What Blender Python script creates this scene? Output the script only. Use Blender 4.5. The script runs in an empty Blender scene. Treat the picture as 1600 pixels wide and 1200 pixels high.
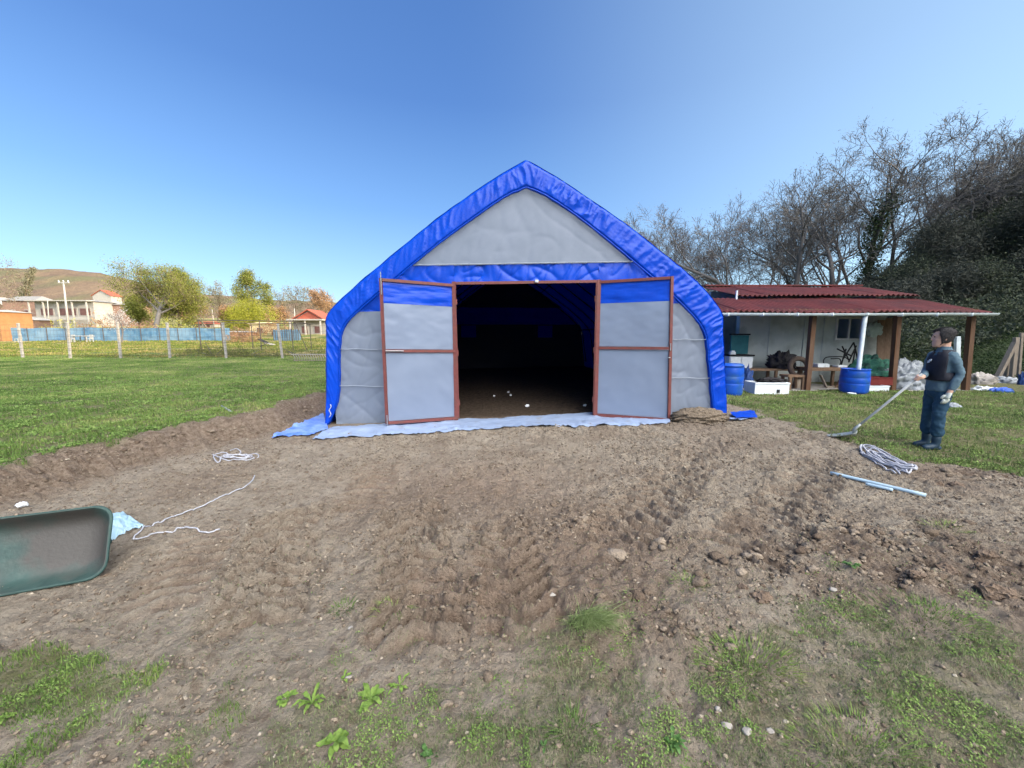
import bpy, bmesh, math, random
import numpy as np
from mathutils import Vector, Matrix
R = math.radians
sc = bpy.context.scene
col = sc.collection
# ------------------------------------------------------------------ camera
CAM = (0.0, 0.0, 1.65); PITCH = R(7.2); FPX = 601.0
cd = bpy.data.cameras.new('camera'); cam = bpy.data.objects.new('camera', cd); col.objects.link(cam)
cam.location = CAM; cam.rotation_euler = (math.pi/2 - PITCH, 0, 0)
cd.sensor_width = 36; cd.lens = 36*FPX/1600; cd.clip_start = 0.05; cd.clip_end = 6000
sc.camera = cam
# ------------------------------------------------------------------ light
SUN_EL = R(15); SUN_AZ = R(104)      # clockwise from +Y
w = bpy.data.worlds.new('World'); sc.world = w; w.use_nodes = True
wn = w.node_tree; bg = wn.nodes['Background']
sky = wn.nodes.new('ShaderNodeTexSky'); sky.sky_type = 'NISHITA'; sky.sun_disc = False
sky.sun_elevation = SUN_EL; sky.sun_rotation = SUN_AZ; sky.altitude = 0
sky.air_density = 1.0; sky.dust_density = 0.25; sky.ozone_density = 3.0
def wnode(t, **k):
    n = wn.nodes.new(t)
    for q, v in k.items(): setattr(n, q, v)
    return n
def wl(o, i): wn.links.new(o, i)
# clear evening air: the physical sky blended with a bearing-dependent gradient (deeper blue ahead and left, bright haze towards the sun side; added glow high behind right, out of view, lights the yard)
wtc = wnode('ShaderNodeTexCoord'); wsep = wnode('ShaderNodeSeparateXYZ'); wl(wtc.outputs['Generated'], wsep.inputs[0])
wr = wnode('ShaderNodeValToRGB'); wl(wsep.outputs[2], wr.inputs[0]); e = wr.color_ramp.elements; SK = 1/4.2/.15
for i, (p, c) in enumerate(((0.0, (.50, .72, .95)), (.12, (.34, .60, .93)), (.28, (.165, .38, .82)), (.48, (.07, .20, .58)), (.75, (.05, .15, .46)))):
    if i < 2: el = e[i]; el.position = p
    else: el = e.new(p)
    el.color = (c[0]*SK*.25, c[1]*SK*.25, c[2]*SK*.25, 1)
wdot = wnode('ShaderNodeVectorMath', operation='DOT_PRODUCT'); wl(wtc.outputs['Generated'], wdot.inputs[0]); wdot.inputs[1].default_value = (.60, -.50, .62)
wmr = wnode('ShaderNodeMapRange', interpolation_type='SMOOTHSTEP'); wl(wdot.outputs['Value'], wmr.inputs[0]); wmr.inputs[1].default_value = .55; wmr.inputs[2].default_value = .99
wglow = wnode('ShaderNodeMix', data_type='RGBA'); wl(wmr.outputs[0], wglow.inputs[0]); wl(wr.outputs[0], wglow.inputs[6]); wglow.inputs[7].default_value = (15*SK*.25, 14.6*SK*.25, 14*SK*.25, 1)  # strong glow added behind right as a raking key for the yard
wd2 = wnode('ShaderNodeVectorMath', operation='DOT_PRODUCT'); wl(wtc.outputs['Generated'], wd2.inputs[0]); wd2.inputs[1].default_value = (.975, .1, .2)
wm2 = wnode('ShaderNodeMapRange', interpolation_type='SMOOTHSTEP'); wl(wd2.outputs['Value'], wm2.inputs[0]); wm2.inputs[1].default_value = 0.05; wm2.inputs[2].default_value = 1.15; wm2.inputs[4].default_value = .8
wg2 = wnode('ShaderNodeMix', data_type='RGBA'); wl(wm2.outputs[0], wg2.inputs[0]); wl(wglow.outputs[2], wg2.inputs[6]); wg2.inputs[7].default_value = (.62*SK*.25, .86*SK*.25, 1.05*SK*.25, 1)
wsc = wnode('ShaderNodeVectorMath', operation='SCALE'); wl(wg2.outputs[2], wsc.inputs[0]); wsc.inputs['Scale'].default_value = 4.0
wmx = wnode('ShaderNodeMix', data_type='RGBA'); wmx.inputs[0].default_value = .85; wl(sky.outputs[0], wmx.inputs[6]); wl(wsc.outputs[0], wmx.inputs[7])
wl(wmx.outputs[2], bg.inputs[0]); bg.inputs[1].default_value = 0.15
sd = bpy.data.lights.new('sun', 'SUN'); sd.energy = 2.0; sd.angle = R(0.5); sd.color = (1.0, .84, .62)
sun = bpy.data.objects.new('sun', sd); col.objects.link(sun)
sdir = Vector((math.sin(SUN_AZ)*math.cos(SUN_EL), math.cos(SUN_AZ)*math.cos(SUN_EL), math.sin(SUN_EL)))
sun.rotation_euler = (-sdir).to_track_quat('-Z', 'Y').to_euler(); sun.location = (60, -20, 40)
sc.view_settings.view_transform = 'Standard'; sc.view_settings.look = 'None'
sc.view_settings.exposure = 2.03; sc.view_settings.gamma = 1.0
# ------------------------------------------------------------------ helpers
SP, CP = math.sin(PITCH), math.cos(PITCH)
def ray(px, py): return ((px-800), FPX*CP+(600-py)*SP, -FPX*SP+(600-py)*CP)
def G(px, py, z=0.0):
    r = ray(px, py); t = (z-CAM[2])/r[2]; return (r[0]*t, r[1]*t, z)
def P(px, py, Y):
    r = ray(px, py); t = Y/r[1]; return (r[0]*t, Y, CAM[2]+r[2]*t)
def hsh(ix, iy, s):
    a = (ix.astype(np.int64)*374761393 + iy.astype(np.int64)*668265263 + s*2246822519) & 0xffffffff
    a = ((a ^ (a >> 13))*1274126177) & 0xffffffff
    return ((a ^ (a >> 16)) & 0xffffff)/float(0xffffff)
def noise(x, y, s=0):
    x = np.asarray(x, float); y = np.asarray(y, float)
    ix = np.floor(x); iy = np.floor(y); fx = x-ix; fy = y-iy
    def g(jx, jy):
        a = hsh(ix+jx, iy+jy, s)*2*math.pi
        return np.cos(a)*(fx-jx)+np.sin(a)*(fy-jy)
    ux = fx*fx*fx*(fx*(fx*6-15)+10); uy = fy*fy*fy*(fy*(fy*6-15)+10)
    a = g(0, 0); b = g(1, 0); c = g(0, 1); d = g(1, 1)
    return 1.5*((a*(1-ux)+b*ux)*(1-uy)+(c*(1-ux)+d*ux)*uy)
def fbm(x, y, o=4, s=0, gain=.5):
    t = 0; a = 1; f = 1
    for k in range(o):
        t = t+a*noise(x*f+k*7.3, y*f-k*3.1, s+k); a *= gain; f *= 2.03
    return t
def ss(a, b, x):
    t = np.clip((np.asarray(x, float)-a)/(b-a), 0, 1); return t*t*(3-2*t)
def setp(o, label=None, cat=None, group=None, kind=None):
    if label: o['label'] = label
    if cat: o['category'] = cat
    if group: o['group'] = group
    if kind: o['kind'] = kind
    return o
def thing(name, label, cat, loc=(0, 0, 0), rotz=0, group=None):
    o = bpy.data.objects.new(name, None); col.objects.link(o); o.location = loc; o.rotation_euler = (0, 0, rotz)
    o.empty_display_size = .2
    return setp(o, label, cat, group)
def link_mesh(name, me, mat, parent=None, smooth=False):
    o = bpy.data.objects.new(name, me); col.objects.link(o)
    if mat: me.materials.append(mat)
    if parent: o.parent = parent
    if smooth: me.polygons.foreach_set('use_smooth', [True]*len(me.polygons))
    me.update(); return o
def np_mesh(name, V, F, attrs=None):
    """V (n,3) array, F (m,k) int array"""
    me = bpy.data.meshes.new(name); V = np.asarray(V, np.float32); F = np.asarray(F, np.int32)
    me.vertices.add(len(V)); me.vertices.foreach_set('co', V.ravel())
    m, k = F.shape
    me.loops.add(m*k); me.loops.foreach_set('vertex_index', F.ravel())
    me.polygons.add(m); me.polygons.foreach_set('loop_start', np.arange(0, m*k, k, dtype=np.int32))
    me.polygons.foreach_set('loop_total', np.full(m, k, np.int32))
    me.update(calc_edges=True)
    if attrs:
        for n, a in attrs.items():
            at = me.color_attributes.new(n, 'FLOAT_COLOR', 'POINT')
            c = np.ones((len(V), 4), np.float32); c[:, :3] = a; at.data.foreach_set('color', c.ravel())
    return me
class MB:
    def __init__(s): s.v = []; s.f = []
    def add(s, vs, fs):
        n = len(s.v); s.v += [tuple(v) for v in vs]; s.f += [tuple(i+n for i in f) for f in fs]; return s
    def box(s, c, d, rot=(0, 0, 0), taper=1.0, bev=0.0):
        x, y, z = d[0]/2, d[1]/2, d[2]/2
        M = Matrix.Translation(c) @ (Matrix.Rotation(rot[2], 4, 'Z') @ Matrix.Rotation(rot[1], 4, 'Y') @ Matrix.Rotation(rot[0], 4, 'X'))
        if bev <= 0:
            vs = [M @ Vector((sx*x*(taper if sz > 0 else 1), sy*y*(taper if sz > 0 else 1), sz*z)) for sz in (-1, 1) for sx, sy in ((-1, -1), (1, -1), (1, 1), (-1, 1))]
            return s.add(vs, [(0, 3, 2, 1), (4, 5, 6, 7), (0, 1, 5, 4), (1, 2, 6, 5), (2, 3, 7, 6), (3, 0, 4, 7)])
        b = bmesh.new(); bmesh.ops.create_cube(b, size=1)
        for v in b.verts: v.co = Vector((v.co.x*2*x*(taper if v.co.z > 0 else 1), v.co.y*2*y*(taper if v.co.z > 0 else 1), v.co.z*2*z))
        bmesh.ops.bevel(b, geom=b.edges[:], offset=bev, segments=2, affect='EDGES', profile=.6)
        b.verts.ensure_lookup_table()
        s.add([M @ v.co for v in b.verts], [[v.index for v in f.verts] for f in b.faces]); b.free(); return s
    def beam(s, a, b, w, h=None, ends=True):
        h = h or w; a = Vector(a); b = Vector(b); d = (b-a); L = d.length; d.normalize()
        up = Vector((0, 0, 1)) if abs(d.z) < .95 else Vector((0, 1, 0))
        x = d.cross(up).normalized(); y = x.cross(d).normalized()
        vs = [p+x*sx*w/2+y*sy*h/2 for p in (a, b) for sx, sy in ((-1, -1), (1, -1), (1, 1), (-1, 1))]
        return s.add(vs, [(0, 3, 2, 1), (4, 5, 6, 7), (0, 1, 5, 4), (1, 2, 6, 5), (2, 3, 7, 6), (3, 0, 4, 7)])
    def tube(s, pts, r, n=8, cap=True, closed=False):
        pts = [Vector(p) for p in pts]; m = len(pts)
        if not hasattr(r, '__len__'): r = [r]*m
        vs = []; fs = []; prev = None
        for i, p in enumerate(pts):
            if closed: t = pts[(i+1) % m]-pts[i-1]
            else: t = pts[min(i+1, m-1)]-pts[max(i-1, 0)]
            if t.length < 1e-9: t = Vector((0, 0, 1))
            t.normalize()
            if prev is None:
                u = t.orthogonal().normalized()
            else:
                u = prev-t*prev.dot(t)
                u = u.normalized() if u.length > 1e-6 else t.orthogonal().normalized()
            prev = u; w_ = t.cross(u)
            for k in range(n):
                a = 2*math.pi*k/n; vs.append(p+(u*math.cos(a)+w_*math.sin(a))*r[i])
        q = m if closed else m-1
        for i in range(q):
            for k in range(n):
                a = i*n+k; b = i*n+(k+1) % n; c = ((i+1) % m)*n+(k+1) % n; d = ((i+1) % m)*n+k
                fs.append((a, b, c, d))
        if cap and not closed: fs += [tuple(range(n-1, -1, -1)), tuple((m-1)*n+k for k in range(n))]
        return s.add(vs, fs)
    def lathe(s, prof, c=(0, 0, 0), n=24, M=None):
        vs = []; fs = []; m = len(prof)
        for r, z in prof:
            for k in range(n):
                a = 2*math.pi*k/n; v = Vector((r*math.cos(a), r*math.sin(a), z))
                if M: v = M @ v
                vs.append(v+Vector(c))
        for i in range(m-1):
            for k in range(n): fs.append((i*n+k, i*n+(k+1) % n, (i+1)*n+(k+1) % n, (i+1)*n+k))
        fs.append(tuple(range(n-1, -1, -1))); fs.append(tuple((m-1)*n+k for k in range(n)))
        return s.add(vs, fs)
    def grid(s, fn, nu, nv):
        vs = [fn(i/(nu-1), j/(nv-1)) for j in range(nv) for i in range(nu)]
        fs = [(j*nu+i, j*nu+i+1, (j+1)*nu+i+1, (j+1)*nu+i) for j in range(nv-1) for i in range(nu-1)]
        return s.add(vs, fs)
    def build(s, name, mat, parent=None, smooth=False, world=False, origin=None):
        me = bpy.data.meshes.new(name); v = s.v
        if world and parent:
            Mi = (Matrix.Translation(parent.location) @ parent.rotation_euler.to_matrix().to_4x4()).inverted()
            v = [Mi @ Vector(p) for p in v]
        o_ = None
        if origin == 'base':
            a = np.array(v); o_ = ((a[:, 0].min()+a[:, 0].max())/2, (a[:, 1].min()+a[:, 1].max())/2, a[:, 2].min())
            v = [(p[0]-o_[0], p[1]-o_[1], p[2]-o_[2]) for p in v]
        me.from_pydata([tuple(p) for p in v], [], s.f)
        o = link_mesh(name, me, mat, parent, smooth)
        if o_: o.location = o_
        return o
def ripple(o, amp, freq, seed=0, ax=None):
    me = o.data; n = len(me.vertices); a = np.zeros(n*3, np.float32); me.vertices.foreach_get('co', a); a = a.reshape(-1, 3)
    nn = np.zeros(n*3, np.float32); me.vertices.foreach_get('normal', nn) if False else None
    d = fbm(a[:, 0]*freq+a[:, 1]*freq*.7, a[:, 2]*freq+a[:, 1]*freq*.4, 3, seed)
    d2 = fbm(a[:, 1]*freq+3, a[:, 0]*freq-a[:, 2]*freq, 3, seed+5)
    if ax is None: a[:, 0] += d*amp; a[:, 1] += d2*amp; a[:, 2] += (d-d2)*amp*.6
    else: a[:, ax] += d*amp
    me.vertices.foreach_set('co', a.ravel()); me.update()
def copy_tree(o, parent=None):
    c = o.copy(); col.objects.link(c); c.parent = parent
    for ch in list(o.children): copy_tree(ch, c)
    return c
# ------------------------------------------------------------------ materials
M_TABLE = None
def mat(name, c1, c2=None, rough=.8, scale=5, bump=0, bscale=60, c3=None, s3=1.5, t3=(.5, .65), metal=0, spec=.3, coord='Object', stretch=(1, 1, 1), trans=0, tcol=None):
    m = bpy.data.materials.new(name); m.use_nodes = True; n = m.node_tree.nodes; L = m.node_tree.links
    b = n['Principled BSDF']; b.inputs['Roughness'].default_value = rough; b.inputs['Metallic'].default_value = metal
    b.inputs['Specular IOR Level'].default_value = spec
    b.inputs['Base Color'].default_value = (*c1, 1)
    tc = n.new('ShaderNodeTexCoord'); mp = n.new('ShaderNodeMapping'); mp.inputs['Scale'].default_value = stretch
    L.new(tc.outputs[coord], mp.inputs[0]); out = None
    if c2:
        t = n.new('ShaderNodeTexNoise'); t.inputs['Scale'].default_value = scale; t.inputs['Detail'].default_value = 6; t.inputs['Roughness'].default_value = .65
        L.new(mp.outputs[0], t.inputs['Vector'])
        r = n.new('ShaderNodeValToRGB'); r.color_ramp.elements[0].position = .35; r.color_ramp.elements[1].position = .65
        r.color_ramp.elements[0].color = (*c1, 1); r.color_ramp.elements[1].color = (*c2, 1)
        L.new(t.outputs['Fac'], r.inputs[0]); out = r.outputs[0]
        if c3:
            t3n = n.new('ShaderNodeTexNoise'); t3n.inputs['Scale'].default_value = s3; t3n.inputs['Detail'].default_value = 7
            L.new(mp.outputs[0], t3n.inputs['Vector'])
            r3 = n.new('ShaderNodeValToRGB'); r3.color_ramp.elements[0].position = t3[0]; r3.color_ramp.elements[1].position = t3[1]
            L.new(t3n.outputs['Fac'], r3.inputs[0])
            mx = n.new('ShaderNodeMix'); mx.data_type = 'RGBA'; L.new(r3.outputs[0], mx.inputs[0]); L.new(out, mx.inputs[6]); mx.inputs[7].default_value = (*c3, 1)
            out = mx.outputs[2]
        L.new(out, b.inputs['Base Color'])
    if bump:
        t2 = n.new('ShaderNodeTexNoise'); t2.inputs['Scale'].default_value = bscale; t2.inputs['Detail'].default_value = 5
        L.new(mp.outputs[0], t2.inputs['Vector'])
        bp = n.new('ShaderNodeBump'); bp.inputs['Strength'].default_value = 1; bp.inputs['Distance'].default_value = bump
        L.new(t2.outputs['Fac'], bp.inputs['Height']); L.new(bp.outputs[0], b.inputs['Normal'])
    if trans:
        tr = n.new('ShaderNodeBsdfTranslucent'); tr.inputs[0].default_value = (*(tcol or c1), 1)
        if out and not tcol: L.new(out, tr.inputs[0])
        ms = n.new('ShaderNodeMixShader'); ms.inputs[0].default_value = trans
        L.new(b.outputs[0], ms.inputs[1]); L.new(tr.outputs[0], ms.inputs[2]); L.new(ms.outputs[0], n['Material Output'].inputs[0])
    return m
def attr_mat(name, ramp, rough=.8, trans=0.25, attr='rnd', spec=.2, bump=0):
    """colour from a per-leaf random attribute"""
    m = bpy.data.materials.new(name); m.use_nodes = True; n = m.node_tree.nodes; L = m.node_tree.links
    b = n['Principled BSDF']; b.inputs['Roughness'].default_value = rough; b.inputs['Specular IOR Level'].default_value = spec
    a = n.new('ShaderNodeAttribute'); a.attribute_name = attr
    s = n.new('ShaderNodeSeparateColor'); L.new(a.outputs['Color'], s.inputs[0])
    if bump:
        tc = n.new('ShaderNodeTexCoord'); t2 = n.new('ShaderNodeTexNoise'); t2.inputs['Scale'].default_value = 75; t2.inputs['Detail'].default_value = 6; L.new(tc.outputs['Object'], t2.inputs['Vector'])
        bp = n.new('ShaderNodeBump'); bp.inputs['Distance'].default_value = bump; L.new(t2.outputs['Fac'], bp.inputs['Height']); L.new(bp.outputs[0], b.inputs['Normal'])
    r = n.new('ShaderNodeValToRGB'); e = r.color_ramp.elements
    for i, (p, c) in enumerate(ramp):
        if i < 2: el = e[i]; el.position = p
        else: el = e.new(p)
        el.color = (*c, 1)
    L.new(s.outputs[0], r.inputs[0]); L.new(r.outputs[0], b.inputs['Base Color'])
    if trans:
        tr = n.new('ShaderNodeBsdfTranslucent'); L.new(r.outputs[0], tr.inputs[0])
        ms = n.new('ShaderNodeMixShader'); ms.inputs[0].default_value = trans
        L.new(b.outputs[0], ms.inputs[1]); L.new(tr.outputs[0], ms.inputs[2]); L.new(ms.outputs[0], n['Material Output'].inputs[0])
    return m
M = {}
M['blue'] = mat('blue_tarpaulin', (.001, .045, .42), (.001, .058, .50), .34, 3, .002, 25, spec=.26, trans=.012, tcol=(.0, .03, .7))
M['grey'] = mat('grey_tarpaulin', (.165, .195, .25), (.185, .215, .275), .45, 1.5, .002, 5, spec=.3, c3=(.155, .185, .24), s3=2.5, t3=(.52, .8))
M['skirt'] = mat('pale_sheet', (.24, .31, .45), (.29, .36, .50), .4, 4, .006, 12, spec=.4, c3=(.22, .22, .24), s3=5, t3=(.58, .8))
M['red'] = mat('red_oxide_paint', (.13, .035, .032), (.18, .05, .042), .5, 14, .001, 60, spec=.4, c3=(.13, .05, .04), s3=9)
M['steel'] = mat('bare_steel', (.45, .45, .46), (.35, .35, .36), .4, 12, metal=.7)
M['wood'] = mat('brown_varnished_timber', (.095, .052, .032), (.14, .078, .045), .65, 6, .002, 30, stretch=(4, 4, .6), c3=(.10, .045, .02), s3=3)
M['oldwood'] = mat('weathered_timber', (.21, .17, .13), (.3, .25, .2), .85, 8, .003, 40, stretch=(4, 4, .6))
M['planks'] = mat('brown_planks', (.14, .085, .05), (.22, .14, .09), .8, 8, .003, 40, stretch=(4, 4, .6))
M['roof'] = mat('dark_red_corrugated', (.10, .019, .018), (.135, .028, .025), .7, 3, .002, 50, c3=(.07, .02, .02), s3=1.3, t3=(.45, .7))
M['gutter'] = mat('white_gutter', (.62, .68, .7), (.5, .56, .58), .5, 5)
M['wallw'] = mat('whitewash_wall', (.40, .44, .42), (.47, .5, .47), .85, 2.5, .002, 30, c3=(.33, .35, .32), s3=1.8)
M['white'] = mat('white_plastic', (.72, .75, .76), (.62, .65, .66), .5, 7, c3=(.4, .4, .38), s3=5, t3=(.6, .75))
M['foam'] = mat('foam_box', (.75, .78, .8), (.68, .72, .74), .8, 20, .001, 90)
M['barrel'] = mat('blue_plastic_barrel', (.006, .07, .42), (.01, .09, .5), .4, 5, spec=.4, c3=(.02, .09, .3), s3=4)
M['dark'] = mat('dark_opening', (.012, .012, .014), (.02, .02, .022), .8, 5)
M['glass'] = mat('window_glass', (.02, .025, .03), None, .08, spec=.6)
M['teal'] = mat('teal_paint', (.02, .13, .15), (.03, .17, .19), .6, 4)
M['concrete'] = mat('concrete_post', (.36, .34, .31), (.26, .24, .21), .9, 9, .003, 50)
M['rope'] = mat('white_rope', (.46, .46, .49), (.33, .33, .37), .8, 60, .001, 300)
M['pipe'] = mat('pale_blue_pipe', (.33, .46, .56), (.42, .54, .62), .4, 10)
M['barrow'] = mat('green_rusty_tray', (.025, .05, .046), (.045, .085, .075), .55, 9, .003, 40, c3=(.060, .055, .05), s3=2.2, t3=(.42, .54), spec=.4)
M['barrowrim'] = mat('green_tray_back', (.025, .055, .05), (.035, .075, .065), .6, 6, .002, 30)
M['rubber'] = mat('black_rubber', (.015, .015, .015), (.03, .03, .028), .8, 20)
M['bark'] = mat('grey_bark', (.12, .10, .085), (.2, .17, .15), .9, 6, .01, 20)
M['twig'] = mat('grey_twigs', (.11, .095, .095), (.17, .145, .14), .9, 3)
M['twigdark'] = mat('dark_twigs', (.085, .08, .078), (.13, .12, .115), .9, 1)
M['twigwarm'] = mat('warm_twigs', (.12, .09, .06), (.19, .145, .10), .9, 3)
M['scrap'] = mat('paper_scrap', (.8, .8, .8), (.7, .72, .75), .8, 9)
M['rock'] = mat('pale_rock', (.27, .24, .21), (.36, .33, .29), .95, 12, .01, 30)
M['wire'] = mat('dark_wire', (.05, .045, .04), (.09, .07, .06), .7, 9)
M['orange'] = mat('orange_render', (.27, .125, .05), (.32, .155, .065), .9, 2)
M['housew'] = mat('house_white', (.36, .335, .30), (.30, .28, .25), .9, 2)
M['housey'] = mat('house_cream', (.62, .48, .25), (.68, .55, .32), .9, 2)
M['brownroof'] = mat('brown_tile_roof', (.2, .12, .09), (.28, .17, .12), .9, 3)
M['greyroof'] = mat('grey_sheet_roof', (.2, .19, .18), (.26, .25, .23), .8, 3)
M['redroof'] = mat('red_tile_roof', (.26, .065, .04), (.32, .095, .06), .9, 5)
M['bluenet'] = mat('blue_netting', (.06, .145, .24), (.12, .22, .30), .9, 1.6, c3=(.17, .26, .33), s3=.4, t3=(.4, .7))
# ------------------------------------------------------------------ terrain
FOOT_Y = [-60, 3.4, 4.6, 6.2, 7.8, 12, 20, 26]
FOOT_X = [-5.6, -4.85, -4.73, -4.32, -4.02, -4.3, -4.8, -5.2]
def zfar(y): return np.interp(y, [-1e5, 23, 52, 85, 150, 600, 1e5], [0, 0, .70, 3.2, 8, 22, 22])
def left_side(x, y):
    fx = np.interp(y, FOOT_Y, FOOT_X)+.22*noise(np.asarray(y)*.9, np.asarray(y)*0+2.2, 5)
    return fx-x                                       # positive on the field side
def hlow(x, y):
    x = np.asarray(x, float); y = np.asarray(y, float)
    d = left_side(x, y)
    h = .24*ss(.05, .62, d+.10*noise(np.asarray(y)*2.3, x*2.3, 6))
    near = ss(4.0, 7.0, y)
    h = h+near*np.clip(.019*x+.0, -.09, .07)*(1-ss(0, .6, d))
    h = h+zfar(y)+.05*ss(.2, 3, d)*noise(x*.25, y*.25, 9)
    h = h+.05*ss(5.0, 7.5, x)*noise(x*.4, y*.4, 19)
    return h
def grass_mask(x, y):
    x = np.asarray(x, float); y = np.asarray(y, float)
    n = fbm(x*1.7, y*1.7, 3, 31); n2 = fbm(x*5, y*5, 2, 37)
    left = ss(.55, .85, left_side(x, y)+.12*n+.1*n2)
    xb = np.interp(y, [3.0, 3.6, 4.26, 4.88, 5.85, 8.46, 9.5, 22], [12, 8, 5.9, 5.1, 4.93, 4.95, 4.5, 4.2])
    right = ss(-.15, .35, (x-xb)+.35*n+.2*n2)*ss(2.9, 3.4, y)
    yb = np.interp(x, [-2.2, -.9, .17, 1.14, 2.4, 3.05, 6, 12], [1.3, 1.72, 1.95, 2.12, 2.3, 2.2, 2.7, 3.2])
    front = ss(-.1, .45, (yb-y)+.35*n+.35*n2)*.62*ss(-.3, .3, .32+fbm(x*3.2, y*3.2, 3, 51)*.7+.08*(x-1))
    fl = ss(-.12, .2, .42-np.hypot((x+2.45)/1.5, (y-1.62)*1.5)+.22*n+.1*n2)*.85
    back = ss(.2, -.4, y)
    return np.clip(np.maximum.reduce([left, right, front, fl, back]), 0, 1)
TRACKS = [  # pixel start, end, width, lug period, depth, skew
    ((400, 985), (455, 800), .52, .13, .042, .45), ((660, 1015), (640, 790), .54, .14, .048, .5), ((830, 990), (770, 820), .48, .13, .045, -.5),
    ((960, 850), (1110, 690), .60, .15, .028, .45), ((1150, 880), (1290, 715), .60, .15, .026, .45), ((250, 960), (330, 830), .45, .13, .018, .3), ((560, 800), (600, 715), .5, .14, .02, .3)]
def hfine(x, y):
    d = left_side(x, y); g = grass_mask(x, y)
    amp = (1-.55*g)*(1-.7*ss(6.6, 7.2, y))*(1-ss(25, 60, y))
    n1 = fbm(x*1.1, y*1.1, 3, 61); n2 = fbm(x*4.5, y*4.5, 4, 67)
    rid = 1-2*np.abs(fbm(x*7.5+n1, y*9+n1, 3, 71)); r2 = 1-2*np.abs(noise(x*19+n2*2, y*23, 77))
    patch = ss(-.15, .45, fbm(x*.75+3, y*.75, 2, 83)+.1)
    # cloddy regions
    def blob(px, py, rx, ry):
        c = G(px, py); return np.exp(-(((x-c[0])/rx)**2+((y-c[1])/ry)**2))
    clod = np.clip(blob(930, 880, .75, .75)+blob(960, 970, .35, .3)*1.2+blob(1340, 870, 1.2, .35)+blob(1560, 900, 1.0, .45)+.6*blob(1250, 820, 1.5, .3)+.8*blob(1500, 745, .8, .3)+blob(1090, 665, .5, .25)+.4*ss(-.1, .3, d)*ss(1.2, .5, d), 0, 1.4)
    n3 = fbm(x*16+n2*2, y*16, 3, 73)
    ca, sa = math.cos(R(-38)), math.sin(R(-38)); st = 1-2*np.abs(fbm((x*ca+y*sa)*2.2+n2, (-x*sa+y*ca)*11+n2, 3, 75)); stm = ss(.0, 1.2, x)*ss(2.3, 3.0, y)+.35
    sharp = np.maximum(0, 1-3.2*np.abs(noise(x*13+n2*2.5, y*13-n2, 78)))
    h = amp*(.03*n1+.020*n2*(.5+patch)+.011*rid*(.5+clod*.7)+.008*r2*.7+.011*n3+.012*st*stm+.010*sharp*patch)
    h = h+.03*clod*amp+amp*.018*clod*fbm(x*8, y*8, 2, 91)
    # tyre tracks
    red = np.zeros_like(x)
    for (a, b, wd, per, dep, sk) in TRACKS:
        A = G(*a); B = G(*b); dx, dy = B[0]-A[0], B[1]-A[1]; L = math.hypot(dx, dy); dx /= L; dy /= L
        s = (x-A[0])*dx+(y-A[1])*dy; c = -(x-A[0])*dy+(y-A[1])*dx
        c = c+.05*noise(s*1.5, s*0, 5)
        jit = .22*noise(s*5, c*6, 8)
        m = ss(-.1, .15, s)*ss(L+.1, L-.15, s)*ss(wd/2+.03, wd/2-.04, np.abs(c))*(.55+.45*ss(-.4, .3, n1+n2*.5))
        ph = (s+np.abs(c)*sk+.05*n2)/per+jit
        lug = ss(.35, .62, np.abs((ph % 1)-.5)*2*.8)
        rim = np.exp(-((np.abs(c)-wd/2-.04)/.045)**2)*ss(-.1, .15, s)*ss(L+.1, L-.15, s)
        h = h*(1-.72*m)+amp*(-dep*.9*m+dep*2.2*m*lug*np.clip(.9+.55*n2+.4*n3, 0, 1.4)+dep*.5*rim*np.clip(.6+n3, 0, 1.3)); red = np.maximum(red, m*(1-lug)*1.2)
    # bank roughness
    bank = ss(-.25, .15, d)*ss(1.0, .6, d)*ss(30, 12, y)
    h = h+bank*(.05*fbm(x*3.3, y*3.3, 4, 101)+.018*rid)
    h = h-.05*bank*ss(.0, .3, d)*ss(.7, .4, d)+.03*bank*fbm(x*9, y*9, 3, 104)
    return h, clod, red, g
def hat(x, y):
    """surface height for placing things"""
    X = np.array([float(x)]); Y = np.array([float(y)])
    return float(hlow(X, Y)[0]+hfine(X, Y)[0][0])
def hats(x, y): return hlow(x, y)+hfine(x, y)[0]
def axis(core0, core1, step, lo, hi, g=1.06):
    c = list(np.arange(core0, core1, step)); a = [c[0]]; s = step
    while a[-1] > lo: s *= g; a.append(a[-1]-s)
    b = [c[-1]]; s = step
    while b[-1] < hi: s *= g; b.append(b[-1]+s)
    return np.array(a[:0:-1]+c+b[1:])
xs = axis(-4.2, 4.6, .016, -2500, 2500, 1.035); ys = axis(1.15, 4.2, .014, -300, 3000, 1.022)
X, Y = np.meshgrid(xs, ys); X = X.ravel(); Y = Y.ravel()
hf, clod, redm, gm = hfine(X, Y); Z = hlow(X, Y)+hf
nx, ny = len(xs), len(ys); ii = np.arange(nx-1)[None, :]+np.arange(ny-1)[:, None]*nx; ii = ii.ravel()
F = np.stack([ii, ii+1, ii+nx+1, ii+nx], 1)
c1 = G(930, 880); c2 = G(740, 760); c3 = G(740, 930)
redz = .75*np.clip(redm*.7+np.exp(-(((X-c1[0])/.6)**2+((Y-c1[1])/.7)**2))+.8*np.exp(-(((X-c2[0])/1.3)**2+((Y-c2[1])/.9)**2))+.9*np.exp(-(((X-c3[0])/.55)**2+((Y-c3[1])/.4)**2)), 0, 1)
dry = ss(25.5, 27, Y)
dd_ = left_side(X, Y); inner_shade = ss(-3.9, -3.5, X)*ss(4.4, 4.0, X)*ss(7.2, 8.0, Y)*ss(21, 20, Y)
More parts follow.
